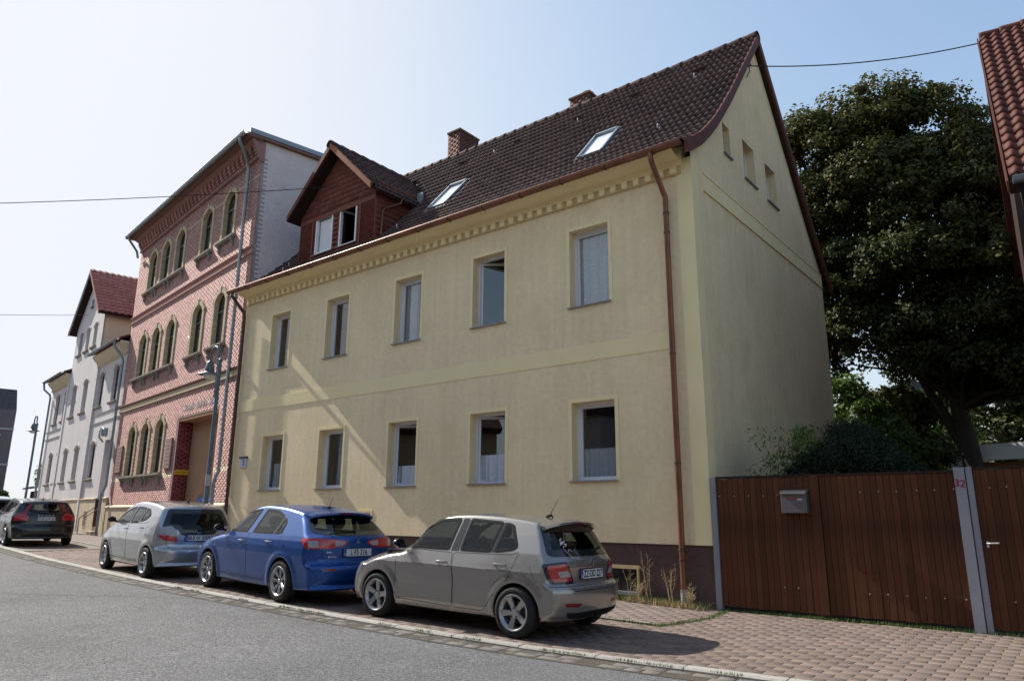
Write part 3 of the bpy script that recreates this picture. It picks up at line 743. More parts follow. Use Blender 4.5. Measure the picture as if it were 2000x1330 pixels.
# trims, fascia band
m = MB(); m.box(dx0 - .02, dx1 + .02, YD - .035, YD - .02, zc - .42, zc - .28); m.box(dx0-.02, dx0 + .0, YD-.03, YD+.05, 8.75, zc-.1); m.box(dx1, dx1+.02, YD-.03, YD+.05, 8.75, zc-.1)
m.box(-15.42, -15.36, YD-.03, YD-.01, 8.85, zc-.42); m.box(-17.62, -17.56, YD-.03, YD-.01, 8.85, zc-.42)
db('dormer_trim', m, M_shing)
# dormer roof slabs
oh = .38; sl_ = (apz - zc) / (dx1 - apx); ox = .22; YF = YD - oh
for s_ in (-1, 1):
    m = MB(); ex = apx + s_*(dx1 - apx + ox); ez = zc - ox*sl_
    def yend(z): return float(np.interp(z, [p[1] for p in RP], [p[0] for p in RP])) + .25
    V = [(apx, YF, apz), (ex, YF, ez), (ex, yend(ez), ez), (apx, yend(apz), apz)]
    V2 = [(x, y, z - .11) for x, y, z in V]
    m.add(V + V2, [(0,1,2,3), (7,6,5,4), (0,4,5,1), (1,5,6,2), (2,6,7,3), (3,7,4,0)])
    db('dormer_roof_slab', m, M_woodr)
    d = np.array([apx - ex, apz - ez]); Ls = np.linalg.norm(d); d /= Ls; nn = np.array([-d[1], d[0]]) * (1 if s_ < 0 else -1)
    if nn[1] < 0: nn = -nn
    Ms = []
    for r_ in range(int(Ls/.33) + 1):
        px_, pz_ = ex + d[0]*r_*.33, ez + d[1]*r_*.33
        if pz_ > apz - .1: continue
        y = YF
        while y < yend(pz_):
            if s_ > 0: Ms.append(TM(px_ - XR + nn[0]*.005, y, pz_ + nn[1]*.005, (0, 1, 0), (d[0], 0, d[1]), (nn[0], 0, nn[1])))
            else: Ms.append(TM(px_ - XR + nn[0]*.005, y + .3, pz_ + nn[1]*.005, (0, -1, 0), (d[0], 0, d[1]), (nn[0], 0, nn[1])))
            y += .3
    pieces('dormer_tile', tb, Ms, M_tile, DM, 0 if s_ < 0 else 60, W0)
    # verge
    m = MB(); m.add([(apx, YF - .05, apz + .08), (ex, YF - .05, ez + .08), (ex, YF - .05, ez - .10), (apx, YF - .05, apz - .12), (apx, YF+.03, apz + .08), (ex, YF+.03, ez + .08), (ex, YF+.03, ez - .10), (apx, YF+.03, apz - .12)],
                    [(0,1,2,3), (7,6,5,4), (0,4,5,1), (1,5,6,2), (2,6,7,3)])
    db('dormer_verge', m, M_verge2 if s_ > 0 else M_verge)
Ms = [TM(apx - XR, YF - .08 + .4*i, apz + .04, (0, 1, 0), (1, 0, 0)) for i in range(8)]
V2 = [(-v[0], v[1], v[2]) for v in V] if False else None
Vr = []; 
for (xx, rr_) in ((0, .12), (0, .142), (.06, .142), (.44, .118)):
    for i in range(nseg+1):
        a = -0.12*math.pi + 1.24*math.pi*i/nseg; Vr.append((xx, math.cos(a)*rr_, math.sin(a)*rr_ - .03))
rfr = [(j*(nseg+1)+i, j*(nseg+1)+i+1, (j+1)*(nseg+1)+i+1, (j+1)*(nseg+1)+i) for j in range(3) for i in range(nseg)]
pieces('dormer_ridge_tile', (Vr, rfr), Ms, M_tile, DM, 20, W0, smooth=True)
for k, h in enumerate(dw):
    w = h[1]-h[0]; fr = window(*h, DM, _o, yf=YD - .02, trim=0, frame_w=.06, sash=(0, 80)[k], curt=None, ys=YD-.07)
    if k == 0: MB().box(h[0]+.12, h[1]-.12, YD+.075, YD+.08, h[2]+.1, h[3]-.1).build('roller_blind', M_blind, fr)
# dormer downpipe + small gutter, lead flashing
m = MB(); gx = dx1 + ox + .02; gz_ = zc - ox*sl_ - .02
m.tube([(gx, YF+.1, gz_), (gx, 2.0, gz_)], .045, 10); db('dormer_gutter', m, M_copperd, smooth=True)
m = MB().tube([(gx, YD+.75, gz_-.03), (gx, YD + .72, gz_-.15), (dx1+.05, YD+.3, gz_-.4), (dx1+.05, YD+.22, gz_-.5), (dx1+.05, YD+.2, 9.0)], .032, 10); db('dormer_downpipe', m, M_copper, smooth=True)
m = MB().box(gx-.1, gx+.12, 1.95, 2.0, gz_-.12, gz_+.45); db('lead_flashing', m, M_zinc)
# house number sign
sg_ = empty('house_number_sign', (-19.42, -.02, 2.95), label='small blue and white enamel house number sign on the yellow wall', cat='sign')
MB().box(-.16, .16, -.015, .015, -.17, .09).build('sign_plate', M_signw, sg_); MB().box(-.18, .18, -.05, .02, .09, .15).build('sign_hood', M_signb, sg_)
text('sign_number', '2', .2, M_signb, sg_, (0.03, -.018, -.04), (R(90), 0, 0))
# ================================================================ red brick house (local x = -s, local y inwards)
RA = R(8.5); RP0 = (-20.06, 0, 0)
RH = empty('brick_house', RP0, -RA, label='tall red brick house with cream brick arched windows and gateway', cat='house')
WR = np.array(Matrix.Translation(RP0) @ Matrix.Rotation(-RA, 4, 'Z'))
def rb(name, m, mat, parent=None, **k): return m.build(name, mat, parent or RH, **k)
SW = 12.6; ZT = 13.55; RD = 11.5
FX = {'c': 7.15, 'b': 8.85, 'a': 10.5, 'd': 4.35, 'e': 2.3}
OWh, SRh = .46, .64     # half opening, half surround
floors = [('top', 10.72, 12.45, 'abcde', 0), ('mid', 6.94, 8.75, 'abcde', -.03), ('low', 2.92, 4.88, 'abc', -.15)]
rw = []   # (cx, zb, zt)
for n_, zb, zt, ks, dxs in floors:
    for k in ks: rw.append((-(FX[k] + dxs), zb, zt, n_))
POR = (-5.05, -1.45, .0, 4.72)
rholes = [(cx - OWh, cx + OWh, zb, zt) for cx, zb, zt, _ in rw] + [(POR[0], POR[1], gz(-24) + .0, POR[3])]
def yb2_(m): return m
m = MB(); wall_holes(m, -SW, 0, 1.75, 13.5, [h if h[3] != POR[3] else (h[0], h[1], 1.75, h[3]) for h in rholes], .003, .30)
m.box(-SW, -SW + .3, .33, RD, 0, 13.5); m.box(-SW+.3, -.3, RD-.3, RD, 0, 13.5)
m.box(-SW+.3, -.3, .35, RD-.3, 5.2, 5.35); m.box(-SW+.3, -.3, .35, RD-.3, 9.3, 9.45)
rb('brick_wall', m, M_mort)
m = MB().box(-SW+.3, -5.6, 1.6, 1.7, 0, 13.3).box(-5.6, -.4, 1.6, 1.7, 5.3, 13.3); rb('inner_partition', m, M_dark)
# bricks
def blocked(xa, xb, za, zb):
    for cx, b0, t0, _ in rw:
        if xb > cx - SRh + .01 and xa < cx + SRh - .01 and zb > b0 - .1 and za < t0 + .28:
            if za < t0 - .30 + .05: return True
            r_e = (SRh*SRh + .45*.45)/(2*.45)
            for q in (xa, (xa+xb)/2, xb):
                dq = abs(q - cx)
                if dq < SRh and za < t0 - .30 + math.sqrt(r_e*r_e - dq*dq) - (r_e - .45): return True
    return xb > POR[0] - .0 and xa < POR[1] + .0 and za < POR[3]
Ms = []; cr = .0765; r_ = 0; z = 1.80
Mcream = []
while z < 13.05:
    x = -SW + (-.06 if r_ % 2 else -.18)
    zc_ = z + cr/2
    skip = any(a < zc_ < b for a, b in ((9.53, 9.86), (5.6, 5.93)))
    cream = any(a < zc_ < b for a, b in ((2.72, 2.90), (12.28, 12.36)))
    while x < 0 and not skip:
        xa, xb = max(x, -SW), min(x + .24, -.005)
        if xb - xa > .04:
            if blocked(xa, xb, z, z + cr):
                # try to split at an edge
                for (q0, q1) in ((xa, xa + .115), (xb - .115, xb)):
                    if q1 <= xb + 1e-6 and q0 >= xa - 1e-6 and not blocked(q0, q1, z, z + cr):
                        (Mcream if cream else Ms).append(TM(q0, 0, z, ((q1-q0)/.24, 0, 0)))
            else: (Mcream if cream else Ms).append(TM(xa, random.uniform(-.002, .002), z, ((xb-xa)/.24, 0, 0)))
        x += .25
    z += cr; r_ += 1
bkbase = quadbox(0, .245, 0, .02, 0, .0695, back=False)
pieces('brick', bkbase, Ms, M_brick, RH, 300, WR)
pieces('cream_band_brick', bkbase, Mcream, M_bricky, RH, 40, WR)
# string courses
for z0 in (5.62, 9.56):
    m = MB(); m.sweep([(.02, z0), (-.05, z0+.02), (-.05, z0+.07), (-.01, z0+.09), (-.01, z0+.2), (-.05, z0+.22), (-.09, z0+.26), (-.09, z0+.285), (.02, z0+.31)], -SW, -.0)
    rb('string_course', m, M_brick if z0 > 9 else M_bricky)
    if z0 < 9:
        m2 = MB(); m2.sweep([(-.055, z0+.215), (-.095, z0+.255), (-.095, z0+.29), (.01, z0+.315), (.01, z0+.2)], -SW - .005, .005); rb('string_course_cap', m2, M_mortd)
# plinth, ledge
m = MB(); 
for (a, b) in ((-SW, POR[0]), (POR[1], -.0)): m.box(a, b, -.05, .3, -.3, 1.68)
rb('stone_plinth', m, M_beige)
m = MB()
for (a, b) in ((-SW, POR[0]), (POR[1], -.0)): m.prism([(.02, 1.68), (-.09, 1.68), (-.09, 1.72), (.02, 1.80)], a, b, 'x')
rb('plinth_ledge', m, M_cream)
# windows with cream brick surround
def arch_pts(h, rise, n=10, cx=0.0):
    """segmental arch from (-h,0) to (h,0) with rise"""
    r = (h*h + rise*rise) / (2*rise); a = math.asin(min(1, h/r))
    return [(cx + r*math.sin(-a + 2*a*i/n), r*math.cos(-a + 2*a*i/n) - (r - rise)) for i in range(n+1)]
RISE = .30
def arched_window(cx, zb, zt, kind, parent, W, ow=OWh, sr=SRh, brickmat=None, rise=RISE, framed=True, yf=.12):
    zs = zt - rise
    core = MB(); A = arch_pts(ow, rise, 12, cx)
    B = arch_pts(sr + .02, rise + .13, 12, cx)
    # surround backing ring (mortar): jambs and spandrel filling square corners
    for (a, b) in ((cx - sr, cx - ow), (cx + ow, cx + sr)):
        core.box(a + .003, b - .003, -.022, .03, zb, zs)
        jm = (a, b)
    for i in range(12):
        p, q, p2, q2 = A[i], A[i+1], (A[i][0], .0), (A[i+1][0], 0)
        # filling between the arch and rect top (reveal height) down to y depth
        core.add([(p[0], .012, zs + p[1]), (q[0], .012, zs + q[1]), (q[0], .012, zt + .02), (p[0], .012, zt + .02), (p[0], .30, zs + p[1]), (q[0], .30, zs + q[1]), (q[0], .3, zt+.02), (p[0], .3, zt+.02)],
                 [(0,1,2,3), (0,4,5,1), (4, 7, 6, 5)])
    fr = core.build('window', M_bricky, parent)
    # voussoirs & jamb quoins
    Ms_ = []
    nv = 11; A2 = arch_pts(ow, rise, nv, cx)
    V = []; F = []
    mbv = MB()
    B2 = arch_pts(sr, rise + .15, nv, cx)
    for i in range(nv):
        g = .06; a, b = A2[i], A2[i+1]; c_, d_ = B2[i], B2[i+1]
        l = lambda p, q, t: (p[0] + (q[0]-p[0])*t, p[1] + (q[1]-p[1])*t)
        a1, b1, c1, d1 = l(a, b, g), l(a, b, 1-g), l(c_, d_, g), l(c_, d_, 1-g)
        mbv.cur = random.random()
        P8 = [(a1[0], -.04, zs+a1[1]), (b1[0], -.04, zs+b1[1]), (d1[0], -.04, zs+d1[1]), (c1[0], -.04, zs+c1[1]), (a1[0], .05, zs+a1[1]), (b1[0], .05, zs+b1[1]), (d1[0], .05, zs+d1[1]), (c1[0], .05, zs+c1[1])]
        mbv.add(P8, [(0,1,2,3), (4,7,6,5), (0,4,5,1), (1,5,6,2), (2,6,7,3), (3,7,4,0)])
    # keystone and shoulders
    mbv.box(cx - .05, cx + .05, -.06, .02, zt - .01, zt + .2); mbv.box(cx - sr - .04, cx - sr + .1, -.045, .02, zs + .05, zs + .12); mbv.box(cx + sr - .1, cx + sr + .04, -.045, .02, zs + .05, zs + .12)
    z = zb; k = 0
    while z < zs - .03:
        for s_ in (-1, 1):
            mbv.cur = random.random(); wq = (sr - ow) - (.0 if k % 2 else .035)
            a = cx + s_*ow; b = cx + s_*(ow + wq)
            mbv.box(min(a, b), max(a, b), -.032, .0, z, z + .066)
            mbv.box(min(a, a + s_*.01) - (0.004 if s_ > 0 else 0), max(a, a + s_*.01) + (0.004 if s_ < 0 else 0), .0, .118, z, z + .066)
        z += .0765; k += 1
    mbv.build('surround_brick', M_bricky, fr)['kind'] = 'stuff'
    # frame
    f = MB(); t = .06
    AA = arch_pts(ow, rise, 12, cx); AI = arch_pts(ow - t, rise - t*.7, 12, cx)
    for i in range(12):
        f.add([(AA[i][0], yf, zs + AA[i][1]), (AA[i+1][0], yf, zs + AA[i+1][1]), (AI[i+1][0], yf, zs + AI[i+1][1]), (AI[i][0], yf, zs + AI[i][1])] +
              [(AA[i][0], yf+.05, zs + AA[i][1]), (AA[i+1][0], yf+.05, zs + AA[i+1][1]), (AI[i+1][0], yf+.05, zs + AI[i+1][1]), (AI[i][0], yf+.05, zs + AI[i][1])], [(0,1,2,3), (4,7,6,5), (3,2,6,7)])
    f.box(cx - ow, cx - ow + t, yf, yf+.05, zb, zs); f.box(cx + ow - t, cx + ow, yf, yf+.05, zb, zs); f.box(cx - ow + t, cx + ow - t, yf, yf+.05, zb, zb + t)
    zm = zb + (zt - zb)*.64; f.box(cx - ow + t, cx + ow - t, yf - .015, yf+.05, zm, zm + .07); f.box(cx - .035, cx + .035, yf - .01, yf + .05, zb + t, zm); 
    f.build('window_frame', M_greenw, fr)
    g = MB(); g.add([(cx - ow, yf+.025, zb), (cx + ow, yf+.025, zb)] + [(p[0], yf+.025, zs + p[1]) for p in AI[::-1]], [tuple(range(15))]); g.build('pane', M_glass, fr)
    return fr
for (cx, zb, zt, n_) in rw: arched_window(cx, zb, zt, n_, RH, WR)
def sill_with_consoles(x0, x1, z, cons, parent=None):
    m = MB(); m.sweep([(.01, z-.13), (-.10, z-.13), (-.15, z-.09), (-.15, z-.04), (.2, z), (.2, z-.02)], x0, x1)
    o = rb('window_sill', m, M_sandst, parent)
    for c in cons:
        k = MB(); k.prism([(0, z-.13), (-.12, z-.13), (-.12, z-.2), (-.07, z-.24), (-.09, z-.3), (-.05, z-.38), (-.03, z-.42), (0, z-.42)], c-.05, c+.05, 'x')
        k.build('console', M_sandst, o)
for n_, zb, zt, ks, dxs in floors:
    a, b, c_ = -(FX['a']+dxs), -(FX['b']+dxs), -(FX['c']+dxs)
    sill_with_consoles(a - .75, c_ + .75, zb, [a - .6, (a+b)/2, (b+c_)/2, c_ + .6, a+.55, b+.4])
    if 'd' in ks:
        for k in 'de': q = -(FX[k]+dxs); sill_with_consoles(q - .75, q + .75, zb, [q - .58, q + .58])
# cornice with corbels
m = MB(); m.sweep([(.02, 13.0), (-.07, 13.0), (-.07, 13.08), (.02, 13.08)], -SW, 0); m.sweep([(.02, 13.42), (-.2, 13.42), (-.26, 13.46), (-.3, 13.48), (-.34, 13.5), (-.34, 13.5), (.02, 13.5)], -SW-.05, .03)
rb('brick_cornice', m, M_brick)
dmr = MB().box(-.035, .035, -.10, 0.01, 0, .075).build('dentil', M_brick, mesh_only=True)
x = -.08
while x > -SW: link('dentil', dmr, RH, (x, -.0, 12.92)); x -= .155
cmr = MB(); cmr.box(-.085, .085, -.12, .01, .0, .09); cmr.box(-.085, .085, -.17, .01, .09, .18); cmr.box(-.085, .085, -.2, .01, .18, .34); cme = cmr.build('corbel', M_brick, mesh_only=True)
x = -.2
while x > -SW + .1: link('corbel', cme, RH, (x, 0, 13.08)); x -= .36
# eave overhang, roof
m = MB(); m.box(-SW - .1, .08, -.52, .0, 13.50, 13.54); m.box(-SW - .12, .1, -.56, RD + .2, 13.54, 13.62); rb('roof_slab', m, M_mortd)
m = MB(); halfpipe(m, -SW - .2, .1, -.63, 13.60, .08); m.tube([(-SW-.2, -.71, 13.61), (.1, -.71, 13.61)], .014, 6); m.box(-SW-.15, -.32, -.6, RD+.2, 13.625, 13.66); rb('gutter', m, M_zinc)
# side wall towards the yellow house
SIDE = empty('side_wall', parent=RH)
m = MB(); m.prism([(.02, -.2), (RD, -.2), (RD, 13.7), (.3, 13.66), (.02, 13.49)], -.30, -.02, 'x'); m.build('side_wall_render', M_pinkpl, SIDE)
m = MB(); m.add([(-.3, -.48, 13.64), (.10, -.48, 13.64), (.10, RD+.1, 13.73), (-.3, RD+.1, 13.73), (-.3, -.48, 13.80), (.10, -.48, 13.80), (.10, RD+.1, 13.92), (-.3, RD+.1, 13.92)], [(0,3,2,1),(4,5,6,7),(0,1,5,4),(1,2,6,5),(2,3,7,6),(3,0,4,7)]); m.build('parapet_flashing', M_zinc, SIDE)
# corner brick quoins on the side (toothed)
Ms = []
z = 8.2; k = 0
while z < 13.0:
    Ms.append(TM(.0 - .02, .0, z, (0, (.24 if k % 2 else .12)/.24, 0), (-1, 0, 0))); z += cr; k += 1
pieces('corner_brick', bkbase, Ms, M_brick, RH, 70, WR)
m = MB()
for i in range(7): m.box(-.02, .03, -.34 + i*.045, .1, 13.38 - i*.1, 13.48 - i*.1)
rb('corbelled_shoulder', m, M_brick)
# portal passage
m = MB(); px0, px1 = POR[0], POR[1]
m.box(px0 - .1, px0 - .005, .3, .6, -.2, 4.72); rb('passage_wall', m, M_mortd)
Ms = []
z = .2; k = 0
while z < 4.7:
    y = .02 - (k % 2)*.125
    while y < .5:
        ya, yb_ = max(y, .02), min(y+.24, .5)
        if yb_ - ya > .05 and not (2.78 < z < 2.95): Ms.append(TM(px0 + .01, ya, z, (0, (yb_-ya)/.24, 0), (-1, 0, 0)))
        y += .25
    z += cr; k += 1
pieces('passage_brick', bkbase, Ms, pm('dark_red_brick', (.24, .055, .05), .6, tint=.2, noise=(5, .1)), RH, 60, WR)
m = MB(); m.box(px0 - .05, px1 + .3, .5, .6, -.2, 4.72); m.box(px0 - .1, px1 + .2, .02, .55, 4.62, 4.722)
rb('passage_back_wall', m, M_ocrew)
m = MB().box(px1 - .005, px1 + .1, .3, .5, -.2, 4.7); rb('passage_side_wall', m, M_brick)
sg2 = empty('yellow_wall_sign', (0, 0, 0), label='yellow sign with dark lettering on the brick side of the gateway', cat='sign')
sg2.matrix_world = Matrix(WR.tolist()) @ Matrix.Translation((px0 + .03, .26, 2.87))
MB().box(0, .02, -.235, .235, -.085, .085).build('sign_plate', pm('sign_yellow', (.62, .38, .02), .5), sg2)
m = MB(); _q = random.Random(5); yy_ = -.19
while yy_ < .18:      # worn, unreadable dark letter shapes
    w_ = _q.uniform(.016, .026); h_ = _q.choice((.018, .018, .03)); m.box(.02, .022, yy_, yy_ + .007, -.02, -.02 + h_*1.3); m.box(.02, .022, yy_ + w_ - .006, yy_ + w_, -.02, .004); m.box(.02, .022, yy_, yy_ + w_, -.002, .004); yy_ += w_ + .009
m.build('sign_lettering', M_blackg, sg2)
nb = empty('notice_board', label='blue framed notice board at the back of the brick gateway', cat='notice board')
nb.matrix_world = Matrix(WR.tolist()) @ Matrix.Translation((-2.9, .44, 1.5))
MB().box(-.8, .8, -.03, .05, -.75, .55).build('board_frame', pm('blue_board_frame', (.02, .035, .07), .4), nb)
for i in range(4): MB().box(-.7 + i*.36, -.7 + i*.36 + .33, -.036, -.03, -.6, .3).build('notice_sheet', pm('paper', (.45, .42, .45), .8) if i == 0 else MATS['paper'], nb)
MB().box(-.7, .7, -.036, -.03, .36, .46).build('header_strip', pm('blue_header', (.03, .12, .35), .5), nb)
# plaques
for (sa, sb_, za, zb) in ((5.4, 6.0, 3.0, 4.1), (11.35, 12.05, 3.08, 4.2)):
    pq = empty('wall_plaque', label=('grey stone inscription plaque beside the gateway of the brick house' if sa < 8 else 'grey stone plaque at the left corner of the brick house'), cat='plaque', group='plaques on the brick house')
    pq.matrix_world = Matrix(WR.tolist()) @ Matrix.Translation((-(sa+sb_)/2, -.01, (za+zb)/2)); h, w = (zb-za)/2, (sb_-sa)/2
    MB().chbox(-w, w, -.05, .0, -h, h, .02).build('plaque_panel', pm('plaque_stone%d' % (sa > 8), (.33, .2, .17), .8, noise=(9, .15)), pq)
    rl = MB()
    for i in range(7): rl.box(-w*.75 + random.uniform(0, .05), w*.75 - random.uniform(0, .12), -.056, -.05, h*.8 - i*h*.24 - .03, h*.8 - i*h*.24 + .01)
    rl.build('worn_inscription', M_sandst, pq)
# faded lettering over the gateway: raised worn plaster letters, not readable
m = MB()
for i in range(16):
    xx = -4.6 + i*.19
    if i in (5, 11): continue
    m.box(xx, xx+.03, -.012, .0, 4.95, 5.15); m.box(xx+.09, xx+.12, -.012, 0, 4.95, 5.15 - (i % 3)*.05); m.box(xx+.03, xx+.09, -.012, 0, 5.03 + (i % 2)*.08, 5.06 + (i % 2)*.08)
rb('faded_lettering', m, M_pinkpl)
# downpipes on the brick house
def rpipe(path, r, mat, cl, parent=RH): return downpipe(0, path, r, mat, parent, (0, 0, 0), cl, cm=mat)
rpipe([(-.35, -.63, 13.56), (-.35, -.62, 13.4), (-.40, -.45, 13.2), (-.62, -.2, 12.9), (-.66, -.13, 12.7), (-.66, -.13, 2.7), (-.66, -.2, 2.55), (-.64, -.25, 2.3), (-.64, -.2, .2)], .055, M_zinc,
      [((-.66, -.13, z), (-.66, -.13, z+.03)) for z in (11.5, 8.9, 6.1, 3.6)])
rpipe([(-SW+.15, -.63, 13.56), (-SW+.15, -.6, 13.4), (-SW+.0, -.2, 13.0), (-SW+.02, -.13, 12.7)], .05, M_zinc, [])
# ================================================================ pale house
WA = R(9.0); wp = Matrix(WR.tolist()) @ Vector((-12.62, 0, 0))
WH = empty('pale_house', tuple(wp), -WA, label='pale pink plastered house with tall gable and rows of narrow arched windows', cat='house')
WW = np.array(Matrix.Translation(wp) @ Matrix.Rotation(-WA, 4, 'Z'))
def wb(name, m, mat, parent=None, **k): return m.build(name, mat, parent or WH, **k)
WL = 15.1; WD = 9.5; G0, G1 = 4.9, 10.6
ux = [13.35, 11.25, 9.1, 6.75, 3.95, 1.45]; lx = [12.9, 10.95, 9.0, 6.65, 3.8]
ww = [(-u, 6.38, 8.02) for u in ux] + [(-u, 3.02, 4.68) for u in lx]
gw = [(-9.35, 9.72, 10.92), (-7.85, 9.72, 10.92), (-6.35, 9.72, 10.92)]
hw = .46
hol = [(x-hw, x+hw, a, b) for x, a, b in ww] + [(-1.75, -.75, 2.05, 4.62)]
m = MB(); wall_holes(m, -WL, 0, 2.05, 8.85, hol, 0, .3)
wall_holes(m, -G1, -G0, 8.85, 11.3, [(x-.36, x+.36, a, b) for x, a, b in gw], -.06, .3)
m.add([(-G1, -.06, 11.3), (-G0, -.06, 11.3), (-(G0+G1)/2, -.06, 13.75)], [(0, 1, 2)])
m.box(-G1, -G1+.02, -.06, 0, 2.05, 11.3); m.box(-G0-.02, -G0, -.06, 0, 2.05, 11.3)
wall_holes(m, -G1+.02, -G0-.02, 2.05, 8.85, [h for h in hol if -G1 < (h[0]+h[1])/2 < -G0], -.06, .06)
m.box(-WL, -WL+.3, .31, WD, 0, 8.9); m.box(-.3, 0, .31, WD, 0, 8.9); m.box(-WL+.3, -.3, WD-.3, WD, 0, 9)
m.box(-WL+.3, -.3, .35, WD-.3, 5.3, 5.4)
wb('wall', m, M_whitep)
m = MB().box(-WL+.4, -.4, 1.5, 1.6, 0, 8.8); wb('inner_partition', m, M_dark)
for q in (-G0-.3, -G1): m = MB(); m.box(q, q+.3, -.055, 6, 8.85, 11.25); wb('gable_side_wall', m, M_cream)
m = MB(); m.box(-WL, -1.75, -.07, .3, -.2, 2.05) ; m.box(-.75, 0, -.07, .3, -.2, 2.05); m.prism([(.02, 2.05), (-.11, 2.05), (-.11, 2.09), (.02, 2.13)], -WL, -1.8, 'x'); m.prism([(.02, 2.05), (-.11, 2.05), (-.11, 2.09), (.02, 2.13)], -.7, 0, 'x'); wb('plinth', m, M_beige)
for q in (-G0-.0, -G1-.3): m = MB(); m.box(q, q+.32, -.1, .02, .2, 8.85); wb('pilaster', m, M_whitep)
for z in (5.5, 5.93):
    m = MB(); m.sweep([(.01, z), (-.04, z+.01), (-.05, z+.05), (.01, z+.08)], -WL, 0); wb('string_course', m, M_whitep)
for (cx, a, b) in ww + gw:
    h = hw if b < 9 else .36; zs = b - .2; A = arch_pts(h, .2, 8, cx)
    f = MB()
    y0 = -.062 if -G1 < cx < -G0 else -.002
    for i in range(8): f.add([(A[i][0], y0, zs+A[i][1]), (A[i+1][0], y0, zs+A[i+1][1]), (A[i+1][0], y0, b+.01), (A[i][0], y0, b+.01), (A[i][0], .28, zs+A[i][1]), (A[i+1][0], .28, zs+A[i+1][1])], [(0,1,2,3), (0,4,5,1)])
    B = arch_pts(h + .1, .24, 8, cx)
    for i in range(8): f.add([(B[i][0], y0-.03, zs+B[i][1]), (B[i+1][0], y0-.03, zs+B[i+1][1]), (B[i+1][0], y0-.03, zs+B[i+1][1]+.07), (B[i][0], y0-.03, zs+B[i][1]+.07), (B[i][0], 0, zs+B[i][1]), (B[i+1][0], 0, zs+B[i+1][1]), (B[i+1][0], 0, zs+B[i+1][1]+.07), (B[i][0], 0, zs+B[i][1]+.07)], [(0,1,2,3), (3,2,6,7), (0,4,5,1)])
    fr = wb('window', f, M_whitep)
    s = MB(); s.sweep([(.02, a-.14), (-.06+y0, a-.14), (-.10+y0, a-.08), (-.10+y0, a-.04), (.2, a)], cx-h-.12, cx+h+.12); s.build('window_sill', M_sandst, fr)
    t = .06; s = MB(); yf = .12; s.box(cx-h, cx-h+t, yf, yf+.05, a, b); s.box(cx+h-t, cx+h, yf, yf+.05, a, b); s.box(cx-h+t, cx+h-t, yf, yf+.05, a, a+t); s.box(cx-h+t, cx+h-t, yf, yf+.05, a+(b-a)*.66, a+(b-a)*.66+t); s.box(cx-.03, cx+.03, yf, yf+.05, a+t, a+(b-a)*.66); s.box(cx-h+t, cx+h-t, yf, yf+.05, b-.2, b); s.build('window_frame', pm('brown_frame', (.10, .06, .05), .6) if 'brown_frame' not in MATS else MATS['brown_frame'], fr)
    MB().box(cx-h+t, cx+h-t, yf+.02, yf+.03, a+t, b-t).build('pane', M_glass, fr)
# basement windows
for s_ in (6.3, 8.1, 3.2):
    f = MB().box(-s_-.28, -s_+.28, -.085, -.07, .85, 1.6); fr = wb('basement_window', f, M_cream)
    MB().box(-s_-.22, -s_+.22, -.092, -.085, .9, 1.55).build('basement_pane', pm('rust_grille', (.2, .1, .06), .8) if 'rust_grille' not in MATS else MATS['rust_grille'], fr)
# door
m = MB(); m.box(-1.75, -.75, .35, .42, 1.0, 4.62); wb('front_door', m, pm('pale_door', (.40, .34, .36), .7))
m = MB(); m.box(-1.75, -.75, .0, .35, .5, .9); m.box(-1.8, -.7, -.35, 0, .3, .72); m.box(-1.9, -.6, -.7, -.35, .2, .55); wb('door_steps', m, M_beige)
m = MB(); m.box(-1.76, -1.74, -.06, .35, .9, 2.05); m.tube([(-.78, -.65, 1.25), (-.78, .3, 2.0)], .02, 6); m.tube([(-1.75, -.6, .5), (-1.75, -.6, 1.25), (-1.75, .3, 2.0)], .02, 6); wb('door_handrail', m, pm('brown_rail', (.09, .04, .03), .6))
m = MB(); m.tube([(-1.95, -.05, 4.55), (-1.85, -.25, 4.75), (-1.6, -.3, 5.0), (-1.25, -.32, 5.12), (-.95, -.3, 5.0), (-.7, -.25, 4.7)], .04, 8); m.box(-1.4, -1.1, -.35, -.1, 4.75, 5.1); wb('door_canopy_ornament', m, M_zinc)
# wing cornices, eaves
for (a, b) in ((-WL, -G1), (-G0, 0)):
    m = MB(); m.sweep([(.01, 8.3), (-.05, 8.32), (-.05, 8.45), (-.12, 8.55), (-.2, 8.62), (-.34, 8.8), (-.34, 8.86), (.01, 8.86)], a, b); wb('cornice', m, M_cream)
    m = MB(); x = a + .1
    while x < b: m.box(x, x+.12, -.12, 0, 8.34, 8.5); x += .28
    wb('dentil_row', m, M_cream)['kind'] = 'stuff'
    ea, eb = (a - .3, b) if a == -WL else (a, b)
    m = MB(); m.add([(ea, -.42, 8.88), (eb, -.42, 8.88), (eb, 4.5, 11.3), (ea, 4.5, 11.3), (ea, -.42, 8.98), (eb, -.42, 8.98), (eb, 4.5, 11.4), (ea, 4.5, 11.4)], [(0,3,2,1),(4,5,6,7),(0,1,5,4),(1,2,6,5),(2,3,7,6),(3,0,4,7)]); wb('wing_roof', m, M_tiler)
    m = MB(); halfpipe(m, ea, eb, -.5, 8.93, .08); wb('gutter', m, M_zinc)
m = MB().box(-WL, 0, 4.5, WD, 8.9, 11.3); wb('rear_block', m, M_whitep)
